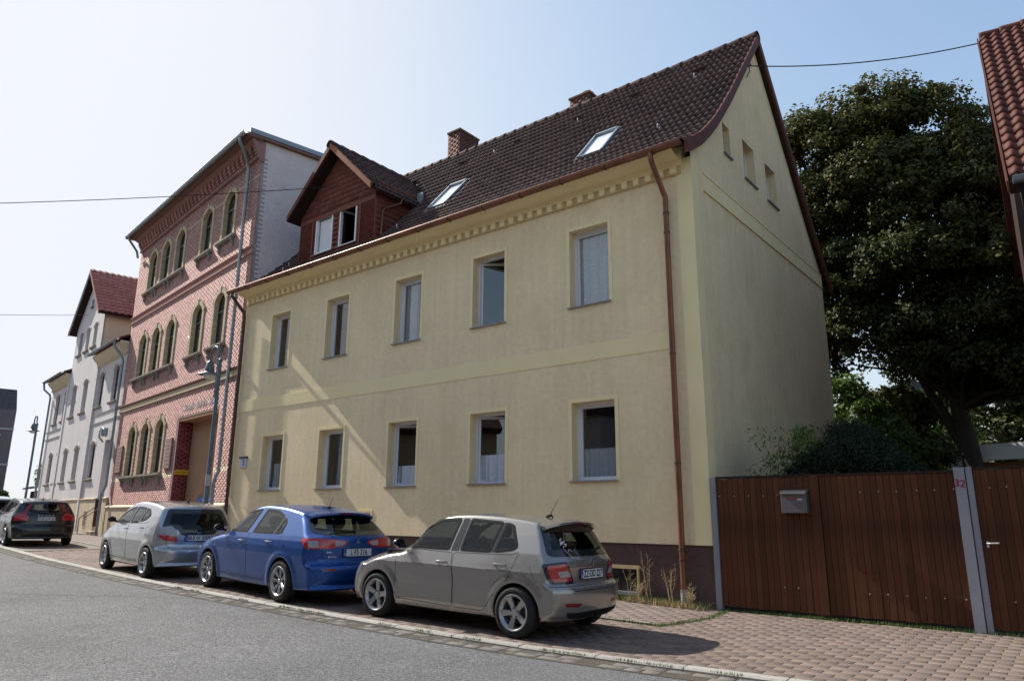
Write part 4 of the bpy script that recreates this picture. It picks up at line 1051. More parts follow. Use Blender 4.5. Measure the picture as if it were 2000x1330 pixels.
# gable roof running back with tiles
gc = -(G0+G1)/2
for s_ in (-1, 1):
    ex, ez = gc + s_*3.2, 11.12; rx, rz = gc, 14.0; y0, y1 = -.42, 8.0
    m = MB(); m.add([(rx, y0, rz), (ex, y0, ez), (ex, y1, ez), (rx, y1, rz), (rx, y0, rz-.12), (ex, y0, ez-.12), (ex, y1, ez-.12), (rx, y1, rz-.12)], [(0,1,2,3),(7,6,5,4),(0,4,5,1),(1,5,6,2),(2,6,7,3),(3,7,4,0)]); wb('gable_roof_slab', m, M_woodr)
    d = np.array([rx-ex, rz-ez]); L_ = np.linalg.norm(d); d /= L_; nn = np.array([abs(d[1]), 0]); nn = np.array([s_*d[1], abs(d[0])])
    Ms = []
    for r_ in range(int(L_/.34)+1):
        for k in range(28):
            y = y0 + k*.3
            if s_ > 0: Ms.append(TM(ex+d[0]*r_*.34+nn[0]*.01, y, ez+d[1]*r_*.34+nn[1]*.01, (0,1,0), (d[0],0,d[1]), (nn[0],0,nn[1])))
    if s_ > 0: pieces('gable_roof_tile', tile_mesh(.3, .38, .045, 1, nx=6, lift=.04, th=.03), Ms, M_tilep, WH, 60, WW)
    m = MB(); m.add([(rx, y0-.03, rz+.06), (ex, y0-.03, ez+.06), (ex, y0-.03, ez-.14), (rx, y0-.03, rz-.14), (rx, y0+.03, rz+.06), (ex, y0+.03, ez+.06), (ex, y0+.03, ez-.14), (rx, y0+.03, rz-.14)], [(0,1,2,3),(7,6,5,4),(0,4,5,1),(1,5,6,2),(2,6,7,3)]); wb('gable_verge', m, M_zinc if s_ < 0 else M_tilep)
m = MB(); m.lathe([(.16, 0), (.16, .03)], 12, 'y', (gc+.0, -.1, 12.3)); m.box(gc-.25, gc+.25, -.15, -.06, 12.0, 12.06); wb('gable_vent', m, M_greenw)
dpw = lambda p, cl=(): downpipe(0, p, .055, M_zinc, WH, (0, 0, 0), cl, cm=M_zinc)
dpw([(-.35, -.5, 8.85), (-.35, -.48, 8.6), (-.18, -.2, 8.2), (-.15, -.12, 8.0), (-.15, -.12, 2.6), (-.15, -.25, 2.2), (-.15, -.25, .3)])
dpw([(-WL-.15, -.5, 8.85), (-WL-.15, -.45, 8.5), (-WL+.02, -.15, 8.2), (-WL+.0, -.1, 8.0), (-WL+.0, -.1, .4)])
# ================================================================ cars
def catmull(P, n=8, closed=True):
    P = np.array(P, float); m = len(P); out = []
    for i in range(m):
        p0, p1, p2, p3 = P[(i-1) % m], P[i], P[(i+1) % m], P[(i+2) % m]
        for k in range(n):
            t = k/n
            out.append(.5*((2*p1) + (-p0+p2)*t + (2*p0-5*p1+4*p2-p3)*t*t + (-p0+3*p1-3*p2+p3)*t**3))
    return np.array(out)
def sdf_poly(Q, P):
    """signed distance of points Q (n,2) to closed polygon P"""
    a = P; b = np.roll(P, -1, 0); d = b - a; L2 = (d**2).sum(1) + 1e-12
    out = np.full(len(Q), 1e9); inside = np.zeros(len(Q), bool)
    for i in range(len(P)):
        w = Q - a[i]; t = np.clip((w @ d[i]) / L2[i], 0, 1); e = w - t[:, None]*d[i]
        out = np.minimum(out, (e**2).sum(1))
        c = (a[i, 1] <= Q[:, 1]) != (b[i, 1] <= Q[:, 1])
        xx = a[i, 0] + (Q[:, 1]-a[i, 1]) / (d[i, 1] + 1e-12) * d[i, 0]
        inside ^= c & (Q[:, 0] < xx)
    out = np.sqrt(out); return np.where(inside, -out, out)
def inpoly(Q, P):
    return sdf_poly(Q, np.array(P)) < 0
class Body:
    def __init__(s, c, h=.03):
        s.c = c; s.h = h; s.L = c['L']; s.W = c['W']/2
        prof = catmull(c['prof'], 6)
        s.x0, s.z0, s.st = -.3, 0., .02
        nx, nz = int((s.L+.6)/s.st)+1, int(1.8/s.st)+1
        gx, gz_ = np.meshgrid(s.x0 + np.arange(nx)*s.st, s.z0 + np.arange(nz)*s.st, indexing='ij')
        s.grid = sdf_poly(np.c_[gx.ravel(), gz_.ravel()], prof).reshape(nx, nz)
    def f2(s, x, z):
        u = np.clip((x - s.x0)/s.st, 0, s.grid.shape[0]-1.001); v = np.clip((z - s.z0)/s.st, 0, s.grid.shape[1]-1.001)
        i = u.astype(int); j = v.astype(int); a = u-i; b = v-j; g = s.grid
        return (g[i,j]*(1-a)*(1-b) + g[i+1,j]*a*(1-b) + g[i,j+1]*(1-a)*b + g[i+1,j+1]*a*b)
    def Y(s, x, z):
        c = s.c; u = (x/s.L)*2 - 1
        w = s.W * (1 - .045*np.abs(u)**2.2 - .03*np.clip(u, 0, 1)**3)
        zs, fs = zip(*c['wprof']); y = w*np.interp(z, zs, fs)
        for wx in c['axles']:
            r = np.hypot(x - wx, z - c['wr']); y = y + .016*np.exp(-((r - c['ra'] - .035)/.055)**2) * (z < .8)
        return y
    def f(s, P):
        x, y, z = P[:, 0], np.abs(P[:, 1]), P[:, 2]; c = s.c; q = np.clip(y/s.W, 0, 1.2)
        t = np.clip((x - s.L*.35)/(s.L*.3), 0, 1); kr, kf = c.get('kr', .20), c.get('kf', .38)
        xs_ = x + t*kr*(.35*q**2 + .65*q**5) - (1-t)*kf*(.35*q**2 + .65*q**4)
        zz = z + np.where(z > .7, c.get('kz', .045)*q*q, 0)
        a = s.f2(xs_, zz); b = (y - s.Y(x, z))*.93
        k = c.get('rad', .035); h = np.clip(.5 + .5*(a-b)/k, 0, 1); d = b*(1-h) + a*h + k*h*(1-h)
        for wx in c['axles']:
            r = np.hypot(x - wx, z - c['wr']); cy = np.maximum(r - c['ra'], (s.W - .36) - y); d = np.maximum(d, -cy)
        return d
    def grad(s, P, e=.004):
        g = np.stack([s.f(P + np.eye(3)[i]*e) - s.f(P - np.eye(3)[i]*e) for i in range(3)], 1); n = np.linalg.norm(g, axis=1, keepdims=True)
        return g/np.maximum(n, 1e-9), n[:, 0]/(2*e)
    def mesh(s):
        h = s.h; X = np.arange(-.12, s.L+.12, h); Yv = np.arange(-s.W-.09, s.W+.1, h); Z = np.arange(.1, s.c['H']+.1, h)
        g = np.stack(np.meshgrid(X, Yv, Z, indexing='ij'), -1); sh = g.shape[:3]; F = s.f(g.reshape(-1, 3)).reshape(sh)
        S = F < 0; nx, ny, nz = sh
        cs = sum(S[i:nx-1+i, j:ny-1+j, k:nz-1+k].astype(int) for i in (0,1) for j in (0,1) for k in (0,1))
        act = (cs > 0) & (cs < 8); idx = -np.ones(act.shape, int); ids = np.argwhere(act); idx[act] = np.arange(len(ids))
        # vertex = mean of edge crossings
        acc = np.zeros((len(ids), 3)); cnt = np.zeros(len(ids))
        cor = [(i,j,k) for i in (0,1) for j in (0,1) for k in (0,1)]
        for a in cor:
            for ax in range(3):
                if a[ax]: continue
                b = list(a); b[ax] = 1
                fa = F[ids[:,0]+a[0], ids[:,1]+a[1], ids[:,2]+a[2]]; fb = F[ids[:,0]+b[0], ids[:,1]+b[1], ids[:,2]+b[2]]
                m = (fa < 0) != (fb < 0); t = np.where(m, fa/(fa-fb+1e-12), 0)
                p = np.array(a, float)[None]*np.ones((len(ids), 1)); p[:, ax] += t
                acc[m] += p[m]; cnt[m] += 1
        V = (ids + acc/cnt[:, None])*h + np.array([X[0], Yv[0], Z[0]])
        Q = []
        for ax in range(3):
            o = [1, 1, 1]; o[ax] = 0
            A = S[o[0]:nx-1 if ax != 0 else nx-1, o[1]:ny-1 if ax != 1 else ny-1, o[2]:nz-1 if ax != 2 else nz-1]
            sl0 = [slice(1, n-1) for n in sh]; sl0[ax] = slice(0, sh[ax]-1); sl1 = list(sl0); sl1[ax] = slice(1, sh[ax])
            s0 = S[tuple(sl0)]; s1 = S[tuple(sl1)]; e = np.argwhere(s0 != s1); off = np.array([1,1,1]); off[ax] = 0; e = e + off
            u, v = [(1,2),(2,0),(0,1)][ax]
            def cell(du, dv):
                c_ = e.copy(); c_[:, u] += du; c_[:, v] += dv; return idx[c_[:,0], c_[:,1], c_[:,2]]
            q = np.stack([cell(-1,-1), cell(0,-1), cell(0,0), cell(-1,0)], 1)
            fl = S[e[:,0], e[:,1], e[:,2]]; q[~fl] = q[~fl][:, ::-1]; Q.append(q)
        Q = np.concatenate(Q); Q = Q[(Q >= 0).all(1)]
        for _ in range(4):
            n_, gn = s.grad(V); V = V - n_*np.clip(s.f(V)/np.maximum(gn, .3), -h, h)[:, None]*.9
        # sharpen wheel arch rims
        for wx in s.c['axles']:
            dx, dz = V[:, 0]-wx, V[:, 2]-s.c['wr']; r = np.hypot(dx, dz); yy = s.Y(V[:, 0], V[:, 2])
            m = (np.abs(r - s.c['ra']) < .6*h) & (np.abs(V[:, 1]) > yy - .6*h)
            k = s.c['ra']/r[m]; V[m, 0] = wx + dx[m]*k; V[m, 2] = s.c['wr'] + dz[m]*k
            V[m, 1] = np.sign(V[m, 1])*s.Y(V[m, 0], V[m, 2])
        return V, Q
    def march(s, P, v, n=70):
        P = P.copy(); v = np.asarray(v, float); alive = np.ones(len(P), bool)
        for _ in range(n):
            d = s.f(P)*.75; P = P + v*np.maximum(d, -.01)[:, None]
        return P
def poly_fill(poly, step=.06):
    bm = bmesh.new(); vs = [bm.verts.new((p[0], p[1], 0)) for p in poly]; bm.faces.new(vs)
    P = np.array(poly)
    for ax in (0, 1):
        a, b = P[:, ax].min(), P[:, ax].max(); k = a + step
        while k < b:
            no = (1,0,0) if ax == 0 else (0,1,0); co = (k,0,0) if ax == 0 else (0,k,0)
            bmesh.ops.bisect_plane(bm, geom=bm.verts[:] + bm.edges[:] + bm.faces[:], plane_co=co, plane_no=no); k += step
    bmesh.ops.triangulate(bm, faces=bm.faces); bm.verts.ensure_lookup_table()
    V = np.array([v.co[:2] for v in bm.verts]); bm.verts.index_update(); F = [tuple(v.index for v in f.verts) for f in bm.faces]
    be = [tuple(v.index for v in e.verts) for e in bm.edges if e.is_boundary]; bm.free(); return V, F, be
def resample(P, n, closed=True):
    P = np.array(P, float)
    if closed: P = np.r_[P, P[:1]]
    s = np.r_[0, np.cumsum(np.linalg.norm(np.diff(P, axis=0), axis=1))]; t = np.linspace(0, s[-1], n + (1 if closed else 0))
    if closed: t = t[:-1]
    return np.c_[np.interp(t, s, P[:, 0]), np.interp(t, s, P[:, 1])]
def rounded(P, r, n=4):
    P = [np.array(p, float) for p in P]; out = []
    for i in range(len(P)):
        a, b, c = P[i-1], P[i], P[(i+1) % len(P)]; u = (a-b)/np.linalg.norm(a-b); v = (c-b)/np.linalg.norm(c-b)
        rr_ = min(r, np.linalg.norm(a-b)*.45, np.linalg.norm(c-b)*.45); p, q = b+u*rr_, b+v*rr_
        for k in range(n+1): t = k/n; out.append((1-t)**2*p + 2*t*(1-t)*b + t*t*q)
    return np.array(out)
def inset(P, d):
    P = np.array(P, float); A = np.roll(P, 1, 0); B = np.roll(P, -1, 0); t = B - A; t /= np.linalg.norm(t, axis=1, keepdims=True); n = np.c_[-t[:, 1], t[:, 0]]
    ar = .5*np.sum(P[:, 0]*np.roll(P[:, 1], -1) - np.roll(P[:, 0], -1)*P[:, 1]); return P + n*d*(1 if ar > 0 else -1)
def carpatch(B, view, side=1):
    """returns function (n,2)->(n,3) marching onto the body. view: 'side','rear','corner','top'"""
    L = B.L; W = B.W
    if view == 'side': return lambda q: B.march(np.c_[q[:, 0], np.full(len(q), side*(W+.25)), q[:, 1]], (0, -side, 0))
    if view == 'rear': return lambda q: B.march(np.c_[np.full(len(q), L+.25), q[:, 0], q[:, 1]], (-1, 0, 0))
    if view == 'front': return lambda q: B.march(np.c_[np.full(len(q), -.25), q[:, 0], q[:, 1]], (1, 0, 0))
    if view == 'top': return lambda q: B.march(np.c_[q[:, 0], q[:, 1], np.full(len(q), B.c['H']+.3)], (0, 0, -1))
    if view == 'corner':
        r2 = 2**-.5; cx, cy = L - .12, side*(W - .1)
        e = np.array([r2, -side*r2]); o = np.array([cx, cy]) + np.array([r2, side*r2])*.7
        return lambda q: B.march(np.c_[o[0] + e[0]*q[:, 0]*r2, o[1] + e[1]*q[:, 0]*r2, q[:, 1]], (-r2, -side*r2, 0))
def patch(B, name, poly, view, mat, parent, side=-1, out=.003, thick=.006, step=.06, label=None, dens=40):
    poly = resample(poly, dens); V, F, be = poly_fill(poly, step); P = carpatch(B, view, side)(V); n, _ = B.grad(P)
    A = P + n*out; C = P + n*(out - thick); k = len(A)
    VV = np.r_[A, C]; FF = [f for f in F] + [tuple(i+k for i in f[::-1]) for f in F] + [(a, b, b+k, a+k) for a, b in be]
    me = bpy.data.meshes.new(name); me.from_pydata(VV.tolist(), [], FF); me.materials.append(mat)
    bm = bmesh.new(); bm.from_mesh(me); bmesh.ops.recalc_face_normals(bm, faces=bm.faces); bm.to_mesh(me); bm.free()
    me.polygons.foreach_set('use_smooth', np.ones(len(me.polygons), bool)); me.set_sharp_from_angle(angle=R(50))
    o = link(name, me, parent); 
    if label: o['label'] = label
    return o
def ring(B, name, poly, w0, w1, view, mat, parent, side=-1, out=.005, thick=.01, n=90):
    """band between polygon offset outwards w0 and inwards w1"""
    P0 = resample(poly, n); fn = carpatch(B, view, side); A = fn(inset(P0, -w0)); C = fn(inset(P0, w1)); M_ = fn(inset(P0, (w1-w0)/2))
    R_ = []
    for X, o_ in ((A, out-thick), (A, out*.6), (M_, out), (C, out*.9), (C, out-thick)): g, _ = B.grad(X); R_.append(X + g*o_)
    V = np.concatenate(R_); F = [(j*n+i, j*n+(i+1) % n, (j+1)*n+(i+1) % n, (j+1)*n+i) for j in range(4) for i in range(n)]
    me = npmesh(name, V, F, mat, True); bm = bmesh.new(); bm.from_mesh(me); bmesh.ops.recalc_face_normals(bm, faces=bm.faces); bm.to_mesh(me); bm.free(); me.set_sharp_from_angle(angle=R(50))
    return link(name, me, parent)
def strip_on(B, name, pts, w, view, mat, parent, side=-1, out=.0015, n=60):
    P = resample(pts, n, False); T = np.gradient(P, axis=0); T /= np.linalg.norm(T, axis=1, keepdims=True); N_ = np.c_[-T[:, 1], T[:, 0]]
    fn = carpatch(B, view, side); A = fn(P + N_*w/2); C = fn(P - N_*w/2); M_ = fn(P)
    R_ = [X + B.grad(X)[0]*o_ for X, o_ in ((A, out*.3), (M_, out), (C, out*.3))]
    V = np.concatenate(R_); F = [(j*n+i, j*n+i+1, (j+1)*n+i+1, (j+1)*n+i) for j in range(2) for i in range(n-1)]
    return link(name, npmesh(name, V, F, mat, True), parent)
def wheel_meshes(c):
    r = c['wr']; rr_ = c['rim']; w = .2
    t = MB(); t.lathe([(rr_-.012, -w/2+.012), (rr_+.006, -w/2+.004), (rr_+.03, -w/2), (r-.035, -w/2-.002), (r-.012, -w/2+.012), (r, -w/2+.032), (r, -.03), (r-.006, -.025), (r, -.02), (r, .02), (r-.006, .025), (r, .03), (r, w/2-.03), (r-.012, w/2-.01), (rr_+.02, w/2), (rr_-.012, w/2-.01)], 48, 'y')
    tm = t.build('tyre', M_tyre, mesh_only=True, smooth=True)
    m = MB(); m.lathe([(rr_+.008, -w/2+.006), (rr_+.003, -w/2-.004), (rr_-.012, -w/2-.003), (rr_-.022, -w/2+.012), (rr_-.035, -w/2+.03), (rr_-.05, .02), (rr_-.06, w/2)], 48, 'y')
    ns = c['spokes']; sw = c.get('spw', .032)
    for k in range(ns):
        a0 = 2*math.pi*k/ns + c.get('sph', .2)
        for da in c.get('twin', [0]):
            a = a0; ux, uz = math.cos(a), math.sin(a); vx, vz = -uz, ux; L0, L1 = .045, rr_-.015
            h0 = sw*.9 if len(c.get('twin', [0])) == 1 else sw*.6; h1 = sw*1.35 if len(c.get('twin', [0])) == 1 else sw*.55
            def pt(l, h, y): o_ = da*(l/L1); return (ux*l + vx*(h+o_), y, uz*l + vz*(h+o_))
            y0, y1 = -w/2+.035, -w/2+.006; dp = .03
            V = [pt(L0,-h0,y0), pt(L0,h0,y0), pt(L1,h1,y1), pt(L1,-h1,y1), pt((L0+L1)/2, 0, (y0+y1)/2-.012), pt(L0,-h0,y0+dp), pt(L0,h0,y0+dp), pt(L1,h1,y1+dp), pt(L1,-h1,y1+dp)]
            m.add(V, [(0,1,4), (1,2,4), (2,3,4), (3,0,4), (0,3,8,5), (1,6,7,2), (5,8,7,6)])
    m.lathe([(0.001, -w/2+.018), (.028, -w/2+.018), (.034, -w/2+.024), (.06, -w/2+.03), (.07, -w/2+.05), (.07, -w/2+.08)], 24, 'y')
    rm = m.build('rim', M_rim, mesh_only=True, smooth=True, angle=25)
    d = MB(); d.lathe([(.001, -.02), (.135, -.02), (.135, 0), (rr_-.05, .03), (rr_-.04, .06)], 32, 'y')
    for k in range(5):
        a = 2*math.pi*k/5+.3; d.lathe([(.001, -.0), (.009, 0), (.009, .02)], 8, 'y', (.052*math.cos(a), -w/2+.022, .052*math.sin(a)))
    dm = d.build('brake_disc', M_hub, mesh_only=True, smooth=True)
    return tm, rm, dm
M_tyre = pm('tyre_rubber', (.022, .021, .02), .8, noise=(9, .25), bump=(60, .2, .003))
M_rim = pm('alloy_rim', (.42, .42, .43), .32, .75, noise=(6, .1), coat=.2)
M_hub = pm('dark_hub', (.05, .048, .045), .5, .6)
M_red = pm('red_lens', (.42, .006, .010), .2, coat=.4, noise=(40, .2), spec=.8)
M_redd = pm('dark_red_lens', (.2, .006, .01), .25, coat=.2, noise=(60, .3))
M_clear = pm('clear_lens', (.33, .30, .32), .2, coat=.4, noise=(50, .3), spec=.8)
M_plate = pm('plate_white', (.62, .62, .63), .45)
M_eu = pm('plate_blue', (.015, .06, .35), .4)
M_chrome = pm('chrome', (.6, .6, .6), .1, 1.)
M_seat = pm('seat_fabric', (.035, .035, .04), .9)
M_seam = pm('panel_gap', (.012, .012, .012), .8)
def paint(name, col, metal=.5, rough=.35, coat=1.0):
    m = pm(name, col, rough, metal, coat=coat, spec=.5, noise=(1.5, .03))
    t = m.node_tree; N = t.nodes; L = t.links; b = N['Principled BSDF']; out = N['Material Output']
    # inside of the sheet metal is dark lining
    g = N.new('ShaderNodeNewGeometry'); d = N.new('ShaderNodeBsdfDiffuse'); d.inputs[0].default_value = (.03, .03, .032, 1)
    ms = N.new('ShaderNodeMixShader'); L.new(g.outputs['Backfacing'], ms.inputs[0]); L.new(b.outputs[0], ms.inputs[1]); L.new(d.outputs[0], ms.inputs[2]); L.new(ms.outputs[0], out.inputs[0])
    return m
def plate(B, parent, s, z, y=0, w=.52, h=.11, dst=0, tilt=0., tx=.118):
    P = carpatch(B, 'rear')(np.array([[y, z]]))[0]; p = empty('number_plate', (P[0]+.012, y, z), 0, parent)
    p.rotation_euler = (0, tilt, 0)
    MB().box(-.03, .0, -w/2-.012, w/2+.012, -h/2-.012, h/2+.012).build('plate_holder', M_blackg, p)
    MB().box(0, .004, -w/2, w/2, -h/2, h/2).build('plate_panel', M_plate, p)
    MB().box(.004, .0055, -w/2, -w/2+.045, -h/2, h/2).build('plate_blue_strip', M_eu, p)
    text('plate_text', s, tx, M_blackg, p, (.0065, .02, -.002), (R(90), 0, R(90)), .0008, sx=.78)
    text('plate_country_letter', 'D', .04, M_plate, p, (.0065, -w/2+.022, -.025), (R(90), 0, R(90)), .0005)
    MB().lathe([(.001, 0), (.008, 0), (.008, .001)], 10, 'z').build('plate_seal', M_eu, p, loc=(.0065, y, 0)) if False else None
    return p
def make_car(name, c, mat, label, loc, yaw, h=.03, cat='car'):
    B = Body(c, h); L, W = B.L, B.W
    car = empty(name, loc, yaw, label=label, cat=cat, group='cars parked along the kerb')
    pitch = math.atan(.02); car.rotation_euler = (0, pitch, yaw)
    V, Q = B.mesh(); cen = V[Q].mean(1); n_, _ = B.grad(V)
    kill = np.zeros(len(Q), bool)
    side = np.abs(cen[:, 1]) > W*.55
    for P in c['glass']: kill |= side & inpoly(cen[:, [0, 2]], inset(resample(P, 60), .022))
    kill |= (cen[:, 0] > L*.7) & inpoly(cen[:, [1, 2]], inset(resample(c['rearglass'], 60), .03))
    ws = c['screen']; kill |= (cen[:, 0] < L*.55) & (cen[:, 0] > ws[0]) & (cen[:, 0] < ws[1]) & (np.abs(cen[:, 1]) < W*.72) & (cen[:, 2] > ws[2])
    # body undertray black: split
    Q = Q[~kill]; cen = V[Q].mean(1); fn = n_[Q].mean(1)
    arch = np.zeros(len(Q), bool)
    for wx in c['axles']:
        r = np.hypot(cen[:, 0]-wx, cen[:, 2]-c['wr']); arch |= (r < c['ra'] - .012) | ((r < c['ra']+.006) & (np.abs(cen[:, 1]) < B.Y(cen[:, 0], cen[:, 2])-.02))
    under = (fn[:, 2] < -.75) & (cen[:, 2] < .4) | arch
    if c.get('lower_black'): under |= inpoly(cen[:, [1, 2]], c['lower_black']) & (cen[:, 0] > L - .4)
    door = [inpoly(cen[:, [0, 2]], resample(d, 60)) & (np.abs(cen[:, 1]) > W*.62) & ~under & (cen[:, 1]*s_ > 0) for s_ in (-1, 1) for d in c['doors']]
    gate = inpoly(cen[:, [1, 2]], resample(c['gate'], 60)) & (cen[:, 0] > L*.8) & (fn[:, 0] > .15) & ~under
    def sub(nm, mask, mt, lab=None):
        q = Q[mask]
        if len(q) == 0: return
        u, inv = np.unique(q, return_inverse=True); me = npmesh(nm, V[u], inv.reshape(q.shape), mt, True)
        me.normals_split_custom_set_from_vertices(n_[u].tolist()) if nm != 'underbody' else None
        o = link(nm, me, car)
        if lab: o['label'] = lab
        return o
    used = np.zeros(len(Q), bool)
    for dmask in door: sub('door', dmask & ~used, mat); used |= dmask
    sub('tailgate', gate & ~used, mat); used |= gate
    sub('underbody', under & ~used, M_black); used |= under
    sub('body', ~used, mat)
    # glass
    for s_ in (-1, 1):
        for i, P in enumerate(c['glass']):
            patch(B, 'side_window', inset(resample(P, 60), .004), 'side', M_glassc, car, s_, .002, .004)
            ring(B, 'window_seal', P, .012, .026, 'side', M_black, car, s_, .006, .014)
        for P in c.get('pillars', []): patch(B, 'black_pillar', P, 'side', M_blackg, car, s_, .004, .01)
        for d in c['doors']: strip_on(B, 'door_gap', list(d) + [d[0]], .008, 'side', M_seam, car, s_, .001, 120)
        for (hx, hz) in c['handles']:
            fnn = carpatch(B, 'side', s_); p = fnn(np.array([[hx-.09, hz], [hx, hz], [hx+.09, hz]])); off = np.array([0, s_*.035, 0])
            MB().tube([p[0]+off*.1, p[0]+off*.8+[.02, 0, 0], p[1]+off, p[2]+off*.8-[.02, 0, 0], p[2]+off*.1], [.009, .012, .013, .012, .009], 8).build('door_handle', c.get('hmat', mat), car, smooth=True)
            patch(B, 'handle_recess', [(hx+.045*math.cos(a), hz-.012+.03*math.sin(a)) for a in np.linspace(0, 6.28, 20)[:-1]], 'side', M_seam if c.get('darkrecess') else mat, car, s_, .001, .003, dens=18)
        # mirror
        mx, mz = c['mirror']; yy = float(B.Y(np.array([mx]), np.array([mz]))[0])
        m = MB(); prof = [(-.02, .0), (.02, .05), (.09, .07), (.10, .065), (.10, 0)]
        mm = MB(); mm.lathe([(.001, -.075), (.05, -.07), (.082, -.03), (.09, .02), (.088, .05), (.001, .052)], 20, 'z')
        vs = []
        for (a, b, d) in mm.v: vs.append((mx + d*.85, s_*(yy + .12) + a*1.0, mz + .055 + b*.68))
        mm.v = vs; mo = mm.build('door_mirror', c.get('mirmat', M_blackg), car, smooth=True)
        MB().tube([(mx, s_*(yy-.03), mz+.0), (mx, s_*(yy+.08), mz+.03)], .022, 8).build('mirror_foot', M_black, mo)
        for wx in c['axles']:
            n2 = 70; th = np.linspace(-.02*math.pi, 1.02*math.pi, n2); a_, b_ = [], []
            VV = []
            for rr_, oo in ((c['ra']-.004, -.02), (c['ra']-.002, .002), (c['ra']+.014, .006), (c['ra']+.036, .0005)):
                x = wx + rr_*np.cos(th); z = c['wr'] + rr_*np.sin(th); VV.append(np.c_[x, s_*(B.Y(x, z)+oo), z])
            VV = np.concatenate(VV); FF = [(j*n2+i, j*n2+i+1, (j+1)*n2+i+1, (j+1)*n2+i) for j in range(3) for i in range(n2-1)]
            me = npmesh('arch_lip', VV, FF, mat, True); bm = bmesh.new(); bm.from_mesh(me); bmesh.ops.recalc_face_normals(bm, faces=bm.faces); bm.to_mesh(me); bm.free()
            if sum(p.normal.y*s_ for p in me.polygons) < 0: me.flip_normals()
            link('wheel_arch_lip', me, car)
    patch(B, 'rear_window', inset(resample(c['rearglass'], 80), .004), 'rear', M_glassd if c.get('darkglass') else M_glassc, car, 1, .003, .004, dens=60)
    ring(B, 'rear_window_frit', c['rearglass'], .006, c.get('frit', .06), 'rear', M_blackg, car, 1, .006, .012)
    # windscreen as patch from above
    yw = W*.74; patch(B, 'windscreen', rounded([(ws[0]-.02, -yw), (ws[1]+.02, -yw*.86), (ws[1]+.02, yw*.86), (ws[0]-.02, yw)], .08), 'top', M_glassc, car, 1, .004, .006, dens=70)
    # lights
    for s_ in (-1, 1):
        for nm, P, mt, o_ in c['lights']: patch(B, nm, P, 'corner', mt, car, s_, o_, .012+o_, .04, dens=36)
        for nm, P, mt, o_ in c.get('rearbits', []): patch(B, nm, [(s_*p[0], p[1]) for p in P], 'rear', mt, car, 1, o_, .008+o_, .05, dens=24)
        for nm, P, mt in c.get('sidebits', []): patch(B, nm, P, 'side', mt, car, s_, .004, .008, .05, dens=20)
    for nm, P, w_ in c.get('rearlines', []): strip_on(B, nm, P, w_, 'rear', M_seam, car, 1, .001, 100)
    for P, w_ in c.get('sidelines', []):
        for s_ in (-1, 1): strip_on(B, 'panel_gap', P, w_, 'side', M_seam, car, s_, .001, 60)
    plate(B, car, c['plate'][0], c['plate'][1], tilt=c['plate'][2])
    # spoiler
    sp = c.get('spoiler')
    if sp:
        x0, x1, z0, z1, hw_, th_ = sp; n = 24; V = []; F = []
        for i in range(n+1):
            y = -hw_ + 2*hw_*i/n; q = abs(y)/hw_; dx = .10*q**3; dz = -.045*q**2 - .02*q**8
            for (a, b) in ((x0, z0), (x0 + (x1-x0)*.6, z0 + (z1-z0)*.5+.008), (x1, z1), (x1+.002, z1-th_*.6), (x1-.03, z1-th_), (x0, z0-th_*1.4)): V.append((a-dx, y, b+dz))
        for i in range(n):
            for j in range(6): F.append((i*6+j, i*6+(j+1) % 6, (i+1)*6+(j+1) % 6, (i+1)*6+j))
        F2 = [tuple(range(6)), tuple(n*6+j for j in range(6))[::-1]]
        me = bpy.data.meshes.new('spoiler'); me.from_pydata(V, [], F+F2); me.materials.append(c.get('spmat', mat)); bm = bmesh.new(); bm.from_mesh(me); bmesh.ops.recalc_face_normals(bm, faces=bm.faces); bm.to_mesh(me); bm.free()
        me.polygons.foreach_set('use_smooth', np.ones(len(me.polygons), bool)); me.set_sharp_from_angle(angle=R(45)); so2 = link('roof_spoiler', me, car)
        MB().box(x1-.012, x1+.006, -.14, .14, z1-.03, z1-.014).build('high_brake_light', M_redd, so2)
    # wiper
    wp_ = c['wiper']; fnn = carpatch(B, 'rear'); p = fnn(np.array(wp_)); p[:, 0] += .022
    m = MB().tube(p, [.017, .011, .008][:len(p)] if len(p) == 3 else .01, 6); o = m.build('rear_wiper', M_black, car)
    MB().lathe([(.001, .03), (.022, .026), (.03, 0)], 12, 'z').build('wiper_hub', M_black, o, loc=(p[0][0]-.01, p[0][1], p[0][2]), rot=(0, R(80), 0))
    # antenna
    ax, ay = c['antenna'][:2]; al = c['antenna'][2]; zt = float(carpatch(B, 'top')(np.array([[ax, ay]]))[0][2])
    m = MB(); m.tube([(ax-.06, ay, zt-.005), (ax-.02, ay, zt+.02), (ax+.03, ay, zt+.028), (ax+.05, ay, zt)], [.02, .02, .014, .01], 8)
    m.tube([(ax+.0, ay, zt+.02), (ax + al*.5, ay, zt+.02+al*.85)], [.005, .003], 6); m.build('roof_antenna', M_black, car, smooth=True)
    # interior
    sx0 = c['seats'][0]; sx1 = c['seats'][1]; fl = .35
    m = MB(); m.box(.9, L-.35, -W+.13, W-.13, .28, .33); m.box(.9, .95, -W+.13, W-.13, .3, .92)
    m.box(.95, 1.0 + (sx0-1.55)*.6 + .3, -W+.16, W-.16, .80, .93); m.box(L-.85, L-.3, -W+.15, W-.15, .55, .6); m.build('cabin_tub', M_seat, car)
